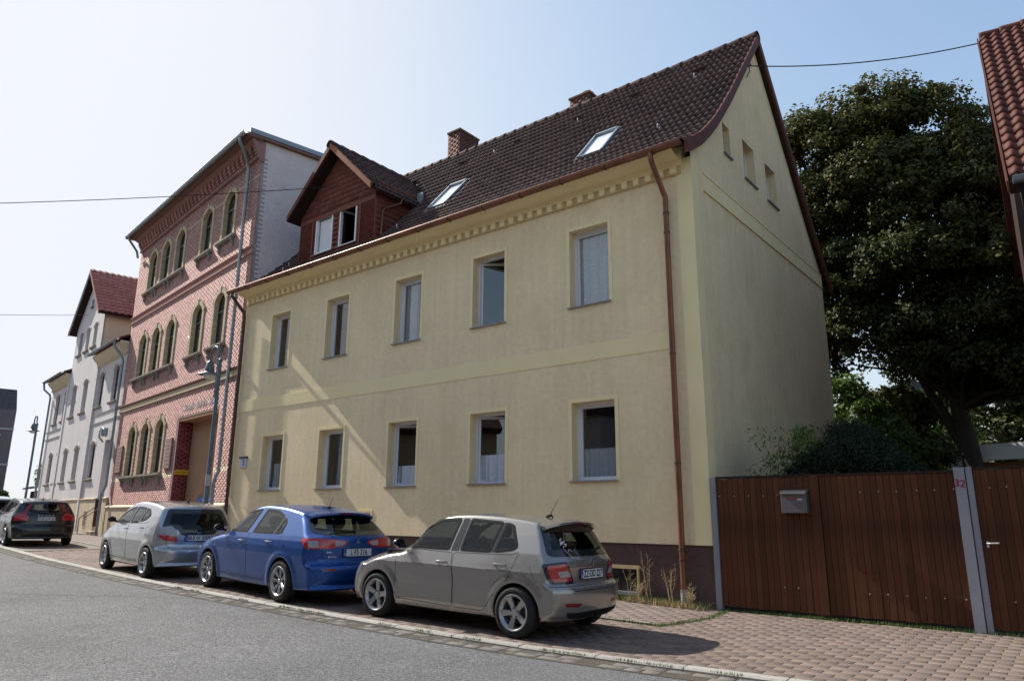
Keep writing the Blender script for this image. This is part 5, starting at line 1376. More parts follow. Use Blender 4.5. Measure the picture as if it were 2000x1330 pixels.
    def seat(x, y, w):
        m = MB(); m.box(x-.5, x-.02, y-w, y+w, .42, .58)
        m.add([(x-.02, y-w, .5), (x+.1, y-w, .5), (x+.1, y+w, .5), (x-.02, y+w, .5), (x+.14, y-w*.85, 1.10), (x+.22, y-w*.85, 1.08), (x+.22, y+w*.85, 1.08), (x+.14, y+w*.85, 1.10)], [(0,3,2,1),(4,5,6,7),(0,1,5,4),(1,2,6,5),(2,3,7,6),(3,0,4,7)])
        so_ = m.build('seat', M_seat, car)
        if w < .4: hr = [(0, 0)]
        else: hr = [(-w*.55, 0), (w*.55, 0)]
        for (dy, _) in hr:
            q = MB(); q.lathe([(.001, -.1), (.08, -.09), (.12, -.02), (.12, .05), (.08, .09), (.001, .1)], 14, 'z'); q.v = [(x+.18 + a*.5, y + dy + b*1.05, 1.21 + d) for a, b, d in q.v]; q.build('headrest', M_seat, so_, smooth=True)
    for y in (-.36, .36): seat(sx0, y, .24)
    seat(sx1, 0, W*.68)
    m = MB(); n = 20; stx = 1.0 + (sx0-1.55)*.6 + .42
    cpts = [(stx + .17*math.sin(a)*.35, -.36 + .18*math.cos(a), .93 + .17*math.sin(a)) for a in np.linspace(0, 2*math.pi, n)]
    m.tube(cpts, .014, 6, cap=False); m.tube([(stx-.25, -.36, .85), (stx, -.36, .93)], .03, 6); m.tube([(stx, -.52, .93), (stx, -.2, .93)], .012, 6); m.build('steering_wheel', M_black, car)
    # wheels
    tm, rm, dm = wheel_meshes(c)
    for wx in c['axles']:
        for s_ in (-1, 1):
            w = empty('wheel', (wx, s_*(c['track']/2), c['wr']), 0, car)
            if s_ > 0: w.rotation_euler = (0, 0, math.pi)
            steer = c.get('steer', 0) if wx < L/2 else 0; w.rotation_euler.z += steer
            t_ = link('tyre', tm, w); r_ = link('rim', rm, w); link('brake_disc', dm, w)
            r_.rotation_euler = (0, c.get('spin', 0) + (wx*1.3), 0)
    return car, B
GAP = 1
# --- 1: small silver beige hatchback
c1 = dict(L=4.0, W=1.732, H=1.467, wr=.30, rim=.212, ra=.345, axles=(.85, 3.31), track=1.54, spokes=5, spw=.030, spin=.2, kr=.24, kf=.42, kz=.06, rad=.03,
  prof=[(.30, .20), (.06, .24), (.0, .36), (.0, .50), (.05, .63), (.14, .73), (.38, .835), (.72, .915), (1.02, .965), (1.28, 1.12), (1.55, 1.30), (1.78, 1.405), (2.1, 1.455), (2.5, 1.467), (2.95, 1.455), (3.3, 1.425), (3.52, 1.395), (3.57, 1.355), (3.66, 1.24), (3.80, 1.04), (3.87, .955), (3.905, .90), (3.90, .80), (3.90, .70), (3.93, .64), (3.985, .61), (4.0, .52), (3.985, .36), (3.93, .26), (3.7, .21), (2.0, .19)],
  wprof=[(.15, .86), (.22, .93), (.32, .965), (.5, .984), (.66, .990), (.775, 1.0), (.80, .990), (.95, .932), (1.0, .912), (1.2, .812), (1.40, .70), (1.5, .64)],
  glass=[rounded([(1.24, .985), (1.62, 1.26), (1.86, 1.365), (2.22, 1.385), (2.16, .985)], .03), rounded([(2.36, .985), (2.40, 1.385), (2.95, 1.36), (2.86, .99)], .03), rounded([(2.93, .992), (3.01, 1.352), (3.13, 1.325), (3.27, 1.07), (3.22, 1.03)], .03)],
  pillars=[[(2.20, .975), (2.26, 1.39), (2.37, 1.39), (2.33, .975)], [(2.875, .985), (2.965, 1.36), (3.0, 1.355), (2.915, .985)]],
  rearglass=rounded([(-.60, 1.325), (.60, 1.325), (.70, 1.0), (.66, .975), (-.66, .975), (-.70, 1.0)], .05),
  screen=(1.12, 1.72, 1.0), frit=.07,
  doors=[rounded([(1.22, .97), (1.20, .30), (2.27, .27), (2.29, .6), (2.23, .95)], .05), rounded([(2.25, .95), (2.30, .6), (2.28, .27), (2.80, .27), (2.98, .50), (3.20, .68), (3.32, 1.02), (3.20, .97)], .05)],
  gate=rounded([(-.66, 1.34), (.66, 1.34), (.74, 1.0), (.60, .85), (.56, .66), (.45, .57), (-.45, .57), (-.56, .66), (-.60, .85), (-.74, 1.0)], .05),
  handles=[(2.08, .83), (3.05, .85)], mirror=(1.30, .98),
  lights=[('tail_light', rounded([(-.24, .885), (.24, .915), (.36, .70), (.37, .655), (-.06, .655), (-.15, .72)], .03), M_blackg, .006), ('tail_lens', rounded([(-.15, .865), (.21, .89), (.34, .68), (-.02, .675), (-.09, .73)], .02), M_red, .012), ('reverse_light', rounded([(.04, .80), (.25, .81), (.31, .735), (.09, .73)], .015), M_clear, .016)],
  rearbits=[('rear_reflector', [(.34, .425), (.62, .44), (.62, .40), (.40, .385)], M_redd, .005), ('bumper_insert', [(.001, .325), (.45, .32), (.60, .335), (.56, .27), (.4, .245), (.001, .24)], M_black, .004)],
  rearlines=[('tailgate_gap', [(-.60, .88), (-.56, .67), (-.46, .575), (.46, .575), (.56, .67), (.60, .88)], .01), ('tailgate_crease', [(-.55, .845), (0, .855), (.55, .845)], .006)],  # second strip is flat near-black colour standing for the shade of a crease
  sidelines=[([(3.5, .86), (3.62, .66)], .005), ([(.52, .80), (.50, .62)], .005)],
  plate=('ZZ·DD 227', .755, -.05), spoiler=(3.42, 3.70, 1.415, 1.385, .60, .045), wiper=[(0.1, 1.0), (.22, 1.035), (.45, 1.06)], antenna=(3.25, 0, .26), seats=(2.05, 2.95))
p_beige = paint('silver_beige_paint', (.28, .262, .245), .55, .24)
# rear axle contact -5.83,-4.40 ; front -8.24,-4.49
def place(xr, yr, yaw, c, side_off=.0):
    """world point of rear-left tyre outer contact -> car origin"""
    lx, ly = c['axles'][1], -c['track']/2 - .05
    ca, sa = math.cos(yaw), math.sin(yaw)
    return (xr - (ca*lx - sa*ly), yr - (sa*lx + ca*ly))
def put(name, c, mat, label, xr, yr, yawd, h=.03, dz=0.):
    yaw = R(yawd); x, y = place(xr, yr, yaw, c); xr_ax = x + c['axles'][1]; 
    z = gz(x + c['axles'][0]) + .02*c['axles'][0] + dz if x + c['axles'][1] < -5.13 else gz(x + c['axles'][0]) + .02*c['axles'][0] + dz
    return make_car(name, c, mat, label, (x, y, z), yaw, h)
CARS = []
CARS.append(put('parked_car', c1, p_beige, 'silver beige five door hatchback with roof spoiler parked nearest, plate ZZ DD 227', -5.80, -4.44, 1.2, .025))
car1, B1 = CARS[-1]
# emblem and window sticker, side rubbing light
def rear_pt(B, y, z, o=.006): p = carpatch(B, 'rear')(np.array([[y, z]]))[0]; return (p[0]+o, y, z)
m = MB(); m.tube([(0, .038*math.cos(a), .038*math.sin(a)) for a in np.linspace(0, 2*math.pi, 22)], .004, 6, cap=False); m.box(-.003, .004, -.022, .012, -.006, .006); m.box(-.003, .004, -.004, .004, -.025, .022); m.add([(0, .004, .026), (0, .026, .010), (0, .004, .002), (.006, .004, .026), (.006, .026, .010), (.006, .004, .002)], [(3,4,5), (0,2,1), (0,1,4,3), (1,2,5,4), (2,0,3,5)])
m.build('winged_arrow_emblem', M_chrome, car1, loc=rear_pt(B1, 0, .895, .008))
r3 = random.Random(4)
m = MB()
for i in range(26):
    a = r3.uniform(0, 6.28); rr_ = r3.uniform(.0, .075); y, z = -.40 + rr_*math.cos(a), 1.13 + rr_*math.sin(a)*.7; p = rear_pt(B1, y, z, .006); m.box(p[0]-.001, p[0]+.002, y-.01, y+.01, z-.008, z+.008)
for i in range(10): 
    y, z = -.43 + i*.008, 1.06 - i*.012; p = rear_pt(B1, y, z, .006); m.box(p[0]-.001, p[0]+.002, y-.006, y+.006, z-.008, z+.008)
    y, z = -.38 + i*.009, 1.05 - abs(5-i)*.006; p = rear_pt(B1, y, z, .006); m.box(p[0]-.001, p[0]+.002, y-.004, y+.004, z-.02, z+.004)
m.build('window_sticker', M_white, car1)
# boot dog grille
m = MB()
for i in range(13): y = -.48 + i*.08; m.tube([(3.2, y, .95), (3.2, y*.9, 1.33)], .004, 4)
for i in range(6): z = .95 + i*.075; m.tube([(3.2, -.5, z), (3.2, .5, z)], .004, 4)
m.build('boot_grille', M_black, car1)
# --- 2: blue
c2 = dict(L=4.585, W=1.76, H=1.515, wr=.322, rim=.225, ra=.37, axles=(.96, 3.595), track=1.55, spokes=7, spw=.018, twin=[-.022, .022], spin=.5, kr=.30, kf=.5, kz=.07, rad=.04,
  prof=[(.30, .21), (.05, .26), (.0, .40), (.0, .58), (.06, .70), (.2, .82), (.55, .93), (.95, 1.0), (1.2, 1.04), (1.5, 1.2), (1.85, 1.38), (2.15, 1.475), (2.45, 1.51), (2.8, 1.512), (3.2, 1.495), (3.6, 1.455), (3.85, 1.42), (3.92, 1.37), (4.08, 1.27), (4.30, 1.12), (4.43, 1.045), (4.465, .98), (4.475, .85), (4.475, .68), (4.51, .62), (4.57, .59), (4.585, .48), (4.56, .32), (4.4, .22), (2.3, .19)],
  wprof=[(.15, .87), (.22, .94), (.34, .965), (.5, .98), (.72, 1.0), (.84, .995), (.95, .965), (1.03, .93), (1.2, .83), (1.42, .70), (1.52, .64)],
  glass=[rounded([(1.36, 1.045), (1.75, 1.29), (2.0, 1.38), (2.42, 1.425), (2.30, 1.045)], .03), rounded([(2.50, 1.045), (2.60, 1.425), (3.0, 1.405), (3.28, 1.32), (3.18, 1.05)], .03), rounded([(3.25, 1.055), (3.34, 1.30), (3.44, 1.22), (3.44, 1.06)], .02)],
  pillars=[[(3.17, 1.05), (3.27, 1.33), (3.35, 1.29), (3.26, 1.05)]],
  rearglass=rounded([(-.58, 1.355), (.58, 1.355), (.68, 1.10), (.5, 1.055), (-.5, 1.055), (-.68, 1.10)], .06),
  screen=(1.3, 2.05, 1.08), frit=.05,
  doors=[rounded([(1.32, 1.03), (1.30, .32), (2.42, .30), (2.44, .7), (2.38, 1.03)], .05), rounded([(2.40, 1.03), (2.45, .7), (2.43, .30), (3.02, .30), (3.22, .56), (3.46, .74), (3.50, 1.10), (3.42, 1.04)], .05)],
  gate=rounded([(-.62, 1.38), (.62, 1.38), (.72, 1.05), (.60, .90), (.60, .72), (.50, .64), (-.50, .64), (-.60, .72), (-.60, .90), (-.72, 1.05)], .05),
  handles=[(2.22, .90), (3.16, .92)], hmat=M_chrome, darkrecess=True, mirror=(1.42, 1.03),
  lights=[('tail_light', rounded([(-.42, 1.0), (-.1, 1.01), (.35, .995), (.62, .96), (.56, .90), (.3, .855), (-.24, .85), (-.34, .93)], .03), M_red, .009), ('clear_section', rounded([(-.22, .965), (.0, .97), (.05, .87), (-.18, .87)], .02), M_clear, .013), ('reverse_light', rounded([(.36, .975), (.57, .95), (.50, .90), (.34, .89)], .02), M_clear, .013)],
  rearbits=[('rear_reflector', [(.42, .56), (.62, .57), (.62, .53), (.44, .525)], M_redd, .005)],
  rearlines=[('tailgate_gap', [(-.60, .88), (-.60, .72), (-.50, .645), (.50, .645), (.60, .72), (.60, .88)], .009)],
  sidebits=[('side_indicator', rounded([(1.16, .78), (1.21, .78), (1.21, .755), (1.16, .755)], .01), M_clear), ('fuel_cap_lock', rounded([(3.62, .88), (3.65, .88), (3.65, .85), (3.62, .85)], .01), M_blackg)],
  plate=('L·FS 216', .79, -.03), spoiler=(3.78, 4.10, 1.43, 1.405, .60, .05), wiper=[(0.0, 1.10), (-.2, 1.10), (-.45, 1.075)], antenna=(3.55, 0, .2), seats=(2.25, 3.2))
p_blue = paint('bright_blue_paint', (.004, .06, .26), .5, .3, .6)
CARS.append(put('parked_car', c2, p_blue, 'bright blue hatchback with chrome door handles and plate L FS 216', -10.45, -4.62, -5.3, .025))
car2, B2 = CARS[-1]
m = MB()
for a in (90, 210, 330):
    u = (math.cos(R(a)), math.sin(R(a))); v = (-u[1], u[0]); P = [(0, 0), (u[0]*.022+v[0]*.013, u[1]*.022+v[1]*.013), (u[0]*.044, u[1]*.044), (u[0]*.022-v[0]*.013, u[1]*.022-v[1]*.013)]
    m.prism(P, 0, .005, 'x')
m.build('three_diamond_emblem', M_chrome, car2, loc=rear_pt(B2, 0, .955, .006))
for (y, z, n) in ((-.53, .80, 3), (-.5, .73, 5), (.42, .73, 5)):
    m = MB()
    for i in range(n): p = rear_pt(B2, y + i*.028, z, .004); m.box(p[0]-.002, p[0]+.002, y+i*.028-.01, y+i*.028+.01, z-.011, z+.011)
    m.build('badge_lettering', M_chrome, car2)
# --- 3: silver small mpv
c3 = dict(L=3.9, W=1.695, H=1.525, wr=.298, rim=.20, ra=.345, axles=(.80, 3.30), track=1.50, spokes=6, spw=.026, spin=.1, kr=.24, kf=.42, kz=.07, rad=.045,
  prof=[(.30, .19), (.06, .24), (.0, .38), (.0, .55), (.05, .70), (.16, .83), (.42, .95), (.75, 1.06), (1.0, 1.18), (1.35, 1.36), (1.7, 1.48), (2.05, 1.52), (2.5, 1.522), (3.0, 1.495), (3.35, 1.455), (3.53, 1.42), (3.62, 1.33), (3.73, 1.15), (3.80, .96), (3.82, .80), (3.815, .66), (3.84, .60), (3.89, .57), (3.9, .46), (3.88, .32), (3.75, .22), (2.0, .18)],
  wprof=[(.15, .87), (.22, .93), (.34, .965), (.5, .98), (.7, 1.0), (.86, .99), (1.0, .95), (1.2, .88), (1.42, .775), (1.52, .71)],
  glass=[rounded([(1.22, 1.06), (1.5, 1.23), (1.8, 1.345), (2.08, 1.375), (2.04, 1.05)], .03), rounded([(2.14, 1.05), (2.18, 1.38), (2.66, 1.365), (2.56, 1.07)], .03), rounded([(2.66, 1.085), (2.74, 1.355), (2.90, 1.335), (3.08, 1.22), (2.92, 1.13)], .03)],
  pillars=[[(2.03, 1.05), (2.07, 1.385), (2.19, 1.385), (2.14, 1.05)], [(2.555, 1.07), (2.655, 1.37), (2.745, 1.36), (2.665, 1.08)]],
  rearglass=rounded([(-.55, 1.355), (.55, 1.355), (.645, 1.12), (.69, .99), (.40, .965), (.36, .86), (-.36, .86), (-.40, .965), (-.69, .99), (-.645, 1.12)], .05),
  screen=(.98, 1.5, 1.17), frit=.09, darkglass=True,
  doors=[rounded([(1.10, 1.04), (1.10, .32), (2.1, .30), (2.12, .7), (2.08, 1.04)], .05), rounded([(2.10, 1.04), (2.13, .7), (2.11, .30), (2.74, .30), (2.94, .52), (3.16, .70), (3.12, 1.10), (2.95, 1.06)], .05)],
  gate=rounded([(-.68, 1.39), (.68, 1.39), (.78, 1.1), (.62, .98), (.60, .66), (.5, .56), (-.5, .56), (-.60, .66), (-.62, .98), (-.78, 1.1)], .05),
  handles=[(1.95, .93), (2.82, .97)], mirror=(1.22, 1.04),
  lights=[('tail_light', rounded([(-.16, 1.0), (.18, 1.03), (.32, .93), (.34, .82), (-.05, .83), (-.2, .92)], .03), M_clear, .009), ('red_tail_section', rounded([(-.13, .85), (.34, .83), (.36, .72), (.05, .75)], .02), M_red, .012)],
  rearlines=[('tailgate_gap', [(-.62, .95), (-.60, .66), (-.5, .565), (.5, .565), (.60, .66), (.62, .95)], .009)],
  sidebits=[('side_indicator', rounded([(.72, .84), (.77, .84), (.77, .82), (.72, .82)], .01), pm('amber_lens', (.6, .2, .02), .3))],
  plate=('BLK·H 3009', .79, -.05), wiper=[(0.0, .93), (.2, .96), (.38, .98)], antenna=(3.1, 0, .1), seats=(2.0, 2.85))
p_silver = paint('silver_paint', (.42, .42, .43), .6, .24)
CARS.append(put('parked_car', c3, p_silver, 'silver compact car with large dark rear window and plate BLK H 3009', -15.30, -4.50, -6.3, .03))
car3, B3 = CARS[-1]
m = MB(); p = rear_pt(B3, 0, .895, .01); m.box(0, .006, -.03, -.02, -.03, .03); m.box(0, .006, .02, .03, -.03, .03); m.box(0, .006, -.02, .02, -.005, .005); m.build('letter_emblem', M_chrome, car3, loc=p)
# --- 4: black estate
c4 = dict(L=4.63, W=1.865, H=1.484, wr=.325, rim=.22, ra=.37, axles=(.95, 3.72), track=1.64, spokes=5, spw=.03, spin=.1, kr=.26, kf=.5, kz=.07, rad=.05,
  prof=[(.30, .20), (.05, .26), (.0, .40), (.0, .58), (.06, .70), (.2, .80), (.7, .90), (1.2, .96), (1.45, 1.02), (1.8, 1.22), (2.15, 1.40), (2.5, 1.475), (3.0, 1.48), (3.5, 1.46), (3.95, 1.42), (4.1, 1.385), (4.2, 1.28), (4.38, 1.08), (4.46, 1.0), (4.50, .90), (4.52, .75), (4.54, .66), (4.60, .62), (4.63, .50), (4.6, .32), (4.4, .23), (2.3, .19)],
  wprof=[(.15, .87), (.22, .93), (.34, .96), (.5, .98), (.75, 1.0), (.92, .985), (1.0, .95), (1.2, .84), (1.42, .70), (1.5, .64)],
  glass=[rounded([(1.6, 1.02), (1.95, 1.22), (2.2, 1.34), (2.6, 1.39), (2.55, 1.01)], .03), rounded([(2.66, 1.01), (2.72, 1.39), (3.4, 1.37), (3.4, 1.02)], .03), rounded([(3.48, 1.03), (3.5, 1.36), (3.85, 1.33), (4.0, 1.12)], .03)],
  rearglass=rounded([(-.58, 1.345), (.58, 1.345), (.66, 1.02), (-.66, 1.02)], .05), screen=(1.5, 2.2, 1.08), frit=.04,
  doors=[rounded([(1.5, 1.0), (1.5, .32), (2.6, .3), (2.6, 1.0)], .05), rounded([(2.62, 1.0), (2.62, .3), (3.15, .3), (3.35, .56), (3.55, .7), (3.5, 1.0)], .05)],
  gate=rounded([(-.60, 1.36), (.60, 1.36), (.68, 1.0), (.66, .68), (-.66, .68), (-.68, 1.0)], .05),
  handles=[(2.42, .88), (3.3, .9)], mirror=(1.62, 1.0),
  lights=[('tail_light', rounded([(-.14, .98), (.05, 1.02), (.15, 1.02), (.34, .92), (.32, .80), (-.2, .80)], .02), M_red, .009), ('upper_tail_light', rounded([(.03, 1.32), (.12, 1.32), (.20, 1.0), (.02, 1.0)], .01), M_redd, .009)],
  rearlines=[('tailgate_gap', [(-.66, .9), (-.64, .68), (.64, .68), (.66, .9)], .009)],
  plate=('WSF·LW 60', .86, -.05), wiper=[(0.0, 1.03), (-.2, 1.05), (-.4, 1.06)], antenna=(3.7, 0, .1), seats=(2.35, 3.3))
p_black = paint('black_paint', (.006, .006, .008), .1, .25, .6)
CARS.append(put('parked_car', c4, p_black, 'black estate car with tall red tail lights parked before the pale house', -27.25, -3.30, -8.5, .04))
car4, B4 = CARS[-1]
m = MB()
for i in range(5): p = rear_pt(B4, -.2 + i*.1, .965, .006); m.box(p[0]-.003, p[0]+.003, -.2+i*.1-.018, -.2+i*.1+.018, .952, .978)
m.build('badge_lettering', M_chrome, car4)
# --- 5: partly visible car at the frame edge
p_dk = paint('dark_grey_paint', (.05, .05, .055), .4, .3)
c5 = dict(c3); c5['plate'] = ('', .79, -.05)
put('parked_car', c5, p_silver, 'dark windowed light roofed car half cut off at the left edge of the photo', -34.9, -2.35, -8.5, .045)
# ================================================================ gate
GT = empty('wooden_gate', (-5.0, 0, 0), label='tall dark brown wooden board gate with grey steel posts and number 32', cat='gate')
def gb_(name, m, mat, parent=None, **k): return m.build(name, mat, parent or GT, loc=(5.0, 0, 0) if parent is None else (0, 0, 0), **k)
m = MB().box(-5.08, -4.985, -.07, .03, -.1, 2.10); gb_('post', m, M_post)
m = MB().box(-1.515, -1.385, -.09, .03, -.1, 2.15); gb_('post', m, M_post)
m = MB().box(-1.372, -1.30, -.075, .03, -.1, 2.15); gb_('post', m, M_post)
text('painted_number', '32', .14, pm('red_paint', (.28, .01, .04), .6), GT, (5.0-1.455, -.0925, 1.93), (R(90), R(8), 0))
bw = .092
def boards(x0, x1, zb, ztf, y):
    n = int(round((x1-x0)/bw)); w = (x1-x0)/n
    base = [(0,0,0),(w-.006,0,0),(w-.006,.02,0),(0,.02,0),(0.004,-.005,.0),(w-.01,-.005,0)]
    for i in range(n):
        x = x0 + i*w; h = ztf(x) - zb
        V = [(0.0,0,0),(.005,-.005,0),(w-.008,-.005,0),(w-.003,0,0),(w-.003,.016,0),(0,.016,0)]; V = V + [(a, b, h) for a, b, _ in V]
        F = [(i_, (i_+1) % 6, (i_+1) % 6+6, i_+6) for i_ in range(6)] + [(6,7,8,9,10,11)]
        me = bpy.data.meshes.new('board'); me.from_pydata(V, [], F); me.materials.append(M_wood)
        link('board', me, GT, (x + 5.0, y + random.uniform(-.0025, .0025), zb + random.uniform(-.006, .006)))
boards(-4.98, -3.47, .07, lambda x: 2.075 + (x+5)*.012, -.03); boards(-3.33, -1.52, .07, lambda x: 2.09 + (x+3.3)*.012, -.03); boards(-1.30, .9, .06, lambda x: 2.12, -.03)
m = MB().box(-3.468, -3.335, -.055, .0, .06, 2.10); gb_('centre_batten', m, M_wood)
m = MB(); m.box(-4.98, -1.52, -.05, .045, 2.085, 2.118); m.box(-1.30, .9, -.05, .045, 2.125, 2.15); gb_('top_rail', m, M_woodr)
for z in (.35, 1.75):
    m = MB().box(-4.98, -1.52, .0, .05, z-.05, z+.05); m.box(-1.3, .9, .0, .05, z-.05, z+.05); gb_('back_rail', m, M_woodr)
bm_ = MB().lathe([(.001, -.008), (.007, -.006), (.010, 0)], 8, 'y').build('bolt', M_bolt, mesh_only=True)
for (u, z) in [(-4.93, 1.80), (-4.68, 1.80), (-4.44, 1.80), (-4.2, 1.80), (-3.98, 1.81), (-2.75, 1.83), (-2.50, 1.84), (-2.26, 1.84), (-2.0, 1.845), (-1.78, 1.85), (-1.545, 1.86), (-1.12, 1.87), (-.93, 1.88), (-3.97, .42), (-3.76, .42), (-2.76, .40), (-2.52, .41), (-2.28, .41), (-2.05, .40), (-1.82, .41), (-1.57, .41), (-1.02, .42), (-.8, .42)]:
    link('bolt', bm_, GT, (u + 5.0, -.042, z))
m = MB(); m.tube([(-1.235, -.04, 1.145), (-1.235, -.09, 1.145), (-1.20, -.1, 1.145), (-1.10, -.1, 1.15)], .011, 8); m.box(-1.248, -1.222, -.04, -.035, 1.09, 1.17); gb_('door_handle', m, M_bolt)
# mailbox
MBX = empty('mailbox', (-3.69, -.04, 1.53), label='brushed steel mailbox with silver flap edge hanging on the wooden gate', cat='mailbox')
MB().chbox(-.195, .195, -.13, 0, 0, .335, .004).build('mailbox_case', M_steel, MBX)
MB().prism([(-.165, .285), (-.168, .297), (.0, .36), (.0, .345), (-.14, .290)], -.200, .200, 'x').build('mailbox_lid', M_steel, MBX)
MB().box(-.185, .185, -.172, -.132, .272, .286).build('flap_edge', M_chrome, MBX)
MB().box(.06, .13, -.134, -.13, .195, .21).build('name_plate', M_white, MBX)
MB().box(-.085, .06, -.133, -.13, .205, .222).build('red_lettering', pm('mail_red', (.35, .02, .04), .5), MBX)
# ================================================================ street lamps
def lamp(x, y, z, rz, label, H_=5.3):
    L_ = empty('street_lamp', (x, y, z), rz, label=label, cat='street lamp', group='curved arm street lamps')
    m = MB(); m.tube([(0, 0, -.1), (0, 0, .9), (0, 0, .95), (0, 0, H_)], [.075, .075, .055, .045], 14); m.tube([(0, 0, H_), (0, 0, H_+.03)], [.05, .02], 12); m.build('pole', M_lamp, L_, smooth=True)
    m = MB(); m.tube([(-.12, 0, H_-1.0)] + [(-.12, 0, H_+.05)] + [(-.12 - .25*(1-math.cos(a)), 0, H_ + .14 + .26*math.sin(a)) for a in np.linspace(0, math.pi, 12)] + [(-.62, 0, H_+.06)], .03, 10)
    for zz in (H_-.95, H_-.1): m.box(-.12, 0, -.02, .02, zz-.02, zz+.02)
    m.build('arm', M_lamp, L_, smooth=True)
    c = (0, 0, 0); LS = (-.62, 0, H_+.05)
    m = MB(); m.lathe([(.04, .05), (.05, .0), (.085, -.03), (.12, -.08), (.135, -.2), (.15, -.24), (.16, -.3), (.155, -.36), (.2, -.4), (.36, -.46), (.37, -.475), (.35, -.475), (.15, -.43)], 24, 'z', c); s = m.build('lamp_shade', M_lamp, L_, smooth=True, loc=LS); s.scale = (.78, .78, .8)
    m = MB(); m.lathe([(.2, -.46), (.19, -.53), (.13, -.6), (.001, -.63)], 20, 'z', c); m.build('lamp_globe', M_globe, s, smooth=True)
    return L_
M_lamp = pm('lamp_blue_grey', (.10, .125, .15), .45, .3, noise=(5, .15)); M_globe = pm('lamp_globe_glass', (.6, .6, .58), .2, spec=.8)
l1 = lamp(-17.5, -2.12, gz(-17.5), R(-6), 'tall blue grey street lamp with curved arm in front of the brick gateway', 5.15)
m = MB()
for (z, h) in ((1.9, .28), (1.35, .06), (1.0, .2)): m.tube([(0, 0, z), (0, 0, z+h)], .062, 12, cap=False)
m.build('torn_stickers', pm('faded_stickers', (.4, .38, .42), .8, noise=(30, .5)), l1)
l2 = lamp(-39.9, 1.2, gz(-39.9), R(-6), 'distant curved arm street lamp at the far end of the pale house', 5.0)
# ================================================================ overhead cables
M_cable = pm('cable_black', (.015, .015, .016), .6)
def cable(p, q, sag, r, label, extra=None):
    p, q = Vector(p), Vector(q); pts = [p.lerp(q, t) - Vector((0, 0, sag*4*t*(1-t))) for t in np.linspace(0, 1, 28)]
    m = MB().tube(pts, r, 5); o = m.build('overhead_cable', M_cable); tag(o, label, 'cable', 'overhead cables across the street'); return o
cable((-16.95, .42, 11.1), (-33, -13, 10.15), .25, .012, 'thin black cable running from the dormer gable across to the left sky')
cable((-5.0, 3.55, 11.9), (-.62, 6.6, 12.32), .2, .014, 'black cable spanning from the yellow gable to the roof on the right')
cable((-39.5, 2.6, 11.4), (-52, -9, 11.6), .2, .012, 'faint thin cable reaching the gable of the pale house')
m = MB(); m.tube([(-5.12, 3.55, 11.9), (-5.0, 3.55, 11.92), (-4.98, 3.45, 11.9), (-5.0, 3.4, 11.8), (-5.0, 3.42, 11.7), (-5.08, 3.4, 11.55)], .012, 5); m.tube([(-5.12, 3.3, 11.86), (-5.0, 3.55, 11.9)], .012, 5)
m.build('cable_bracket', M_cable, YH, loc=_o)
# ================================================================ house on the right
RHT = empty('tiled_house', (-.40, 1.5, 0), R(3), label='dark house at the right edge with red pantile roof', cat='house')
WT = np.array(Matrix.Translation((-.40, 1.5, 0)) @ Matrix.Rotation(R(3), 4, 'Z'))
pt_ = R(48); cd, sd = math.cos(pt_), math.sin(pt_); tm_ = tile_mesh(.205, .40, .052, 1, nx=10, lift=.038, th=.03)
Ms = []
for r_ in range(23):
    for k in range(26): Ms.append(TM(.02 + k*.2, r_*.33*cd - sd*.01, 6.78 + r_*.33*sd + cd*.01 + random.uniform(0, .006), (1, random.uniform(-.008, .008), 0), (0, cd, sd), (0, -sd, cd)))
pieces('roof_tile', tm_, Ms, M_tiler, RHT, 300, WT, smooth=False)
Ls = 23*.33
m = MB(); m.prism([(0, 6.72), (Ls*cd, 6.72+Ls*sd), (Ls*cd+.1, 6.6+Ls*sd), (.1, 6.55)], 0, 5.2, 'x'); m.build('roof_deck', M_woodr, RHT)
m = MB(); m.prism([(Ls*cd, 6.72+Ls*sd), (2*Ls*cd, 6.72), (2*Ls*cd, 6.55), (Ls*cd, 6.6+Ls*sd)], 0, 5.2, 'x'); m.build('rear_roof', M_tiler, RHT)
m = MB(); m.prism([(-.02, 6.74), (Ls*cd, 6.80+Ls*sd), (Ls*cd, 6.62+Ls*sd), (.02, 6.55)], -.03, .0, 'x'); m.build('verge_board', M_verge, RHT)
Ms = [TM(.02 + .4*i, Ls*cd, 6.80+Ls*sd, (-1, 0, 0), (0, -1, 0)) for i in range(13)]
pieces('ridge_tile', (Vr and [(-v[0], v[1], v[2]) for v in Vr], rfr), Ms, M_tiler, RHT, 20, WT, smooth=True)
m = MB(); halfpipe(m, .06, 5.2, -.1, 6.72, .085); m.tube([(.06, -.185, 6.73), (5.2, -.185, 6.73)], .014, 6); m.prism([(-.1 + .085*math.cos(a), 6.72 + .085*math.sin(a)) for a in [math.pi + math.pi*i/10 for i in range(11)]], .055, .06, 'x'); m.build('gutter', M_zinc, RHT)
m = MB().tube([(.35, -.1, 6.62), (.45, .2, 6.35), (.5, .42, 6.2), (.5, .42, 0)], .04, 8); m.build('downpipe', M_zinc, RHT, smooth=True)
m = MB(); m.prism([(.5, 0), (2*Ls*cd-.5, 0), (2*Ls*cd-.5, 7.0), (Ls*cd, 6.5+Ls*sd), (.5, 7.05)], .15, .4, 'x'); m.box(.4, 5.2, .5, .8, 0, 6.9); m.build('house_wall', M_woodr, RHT)
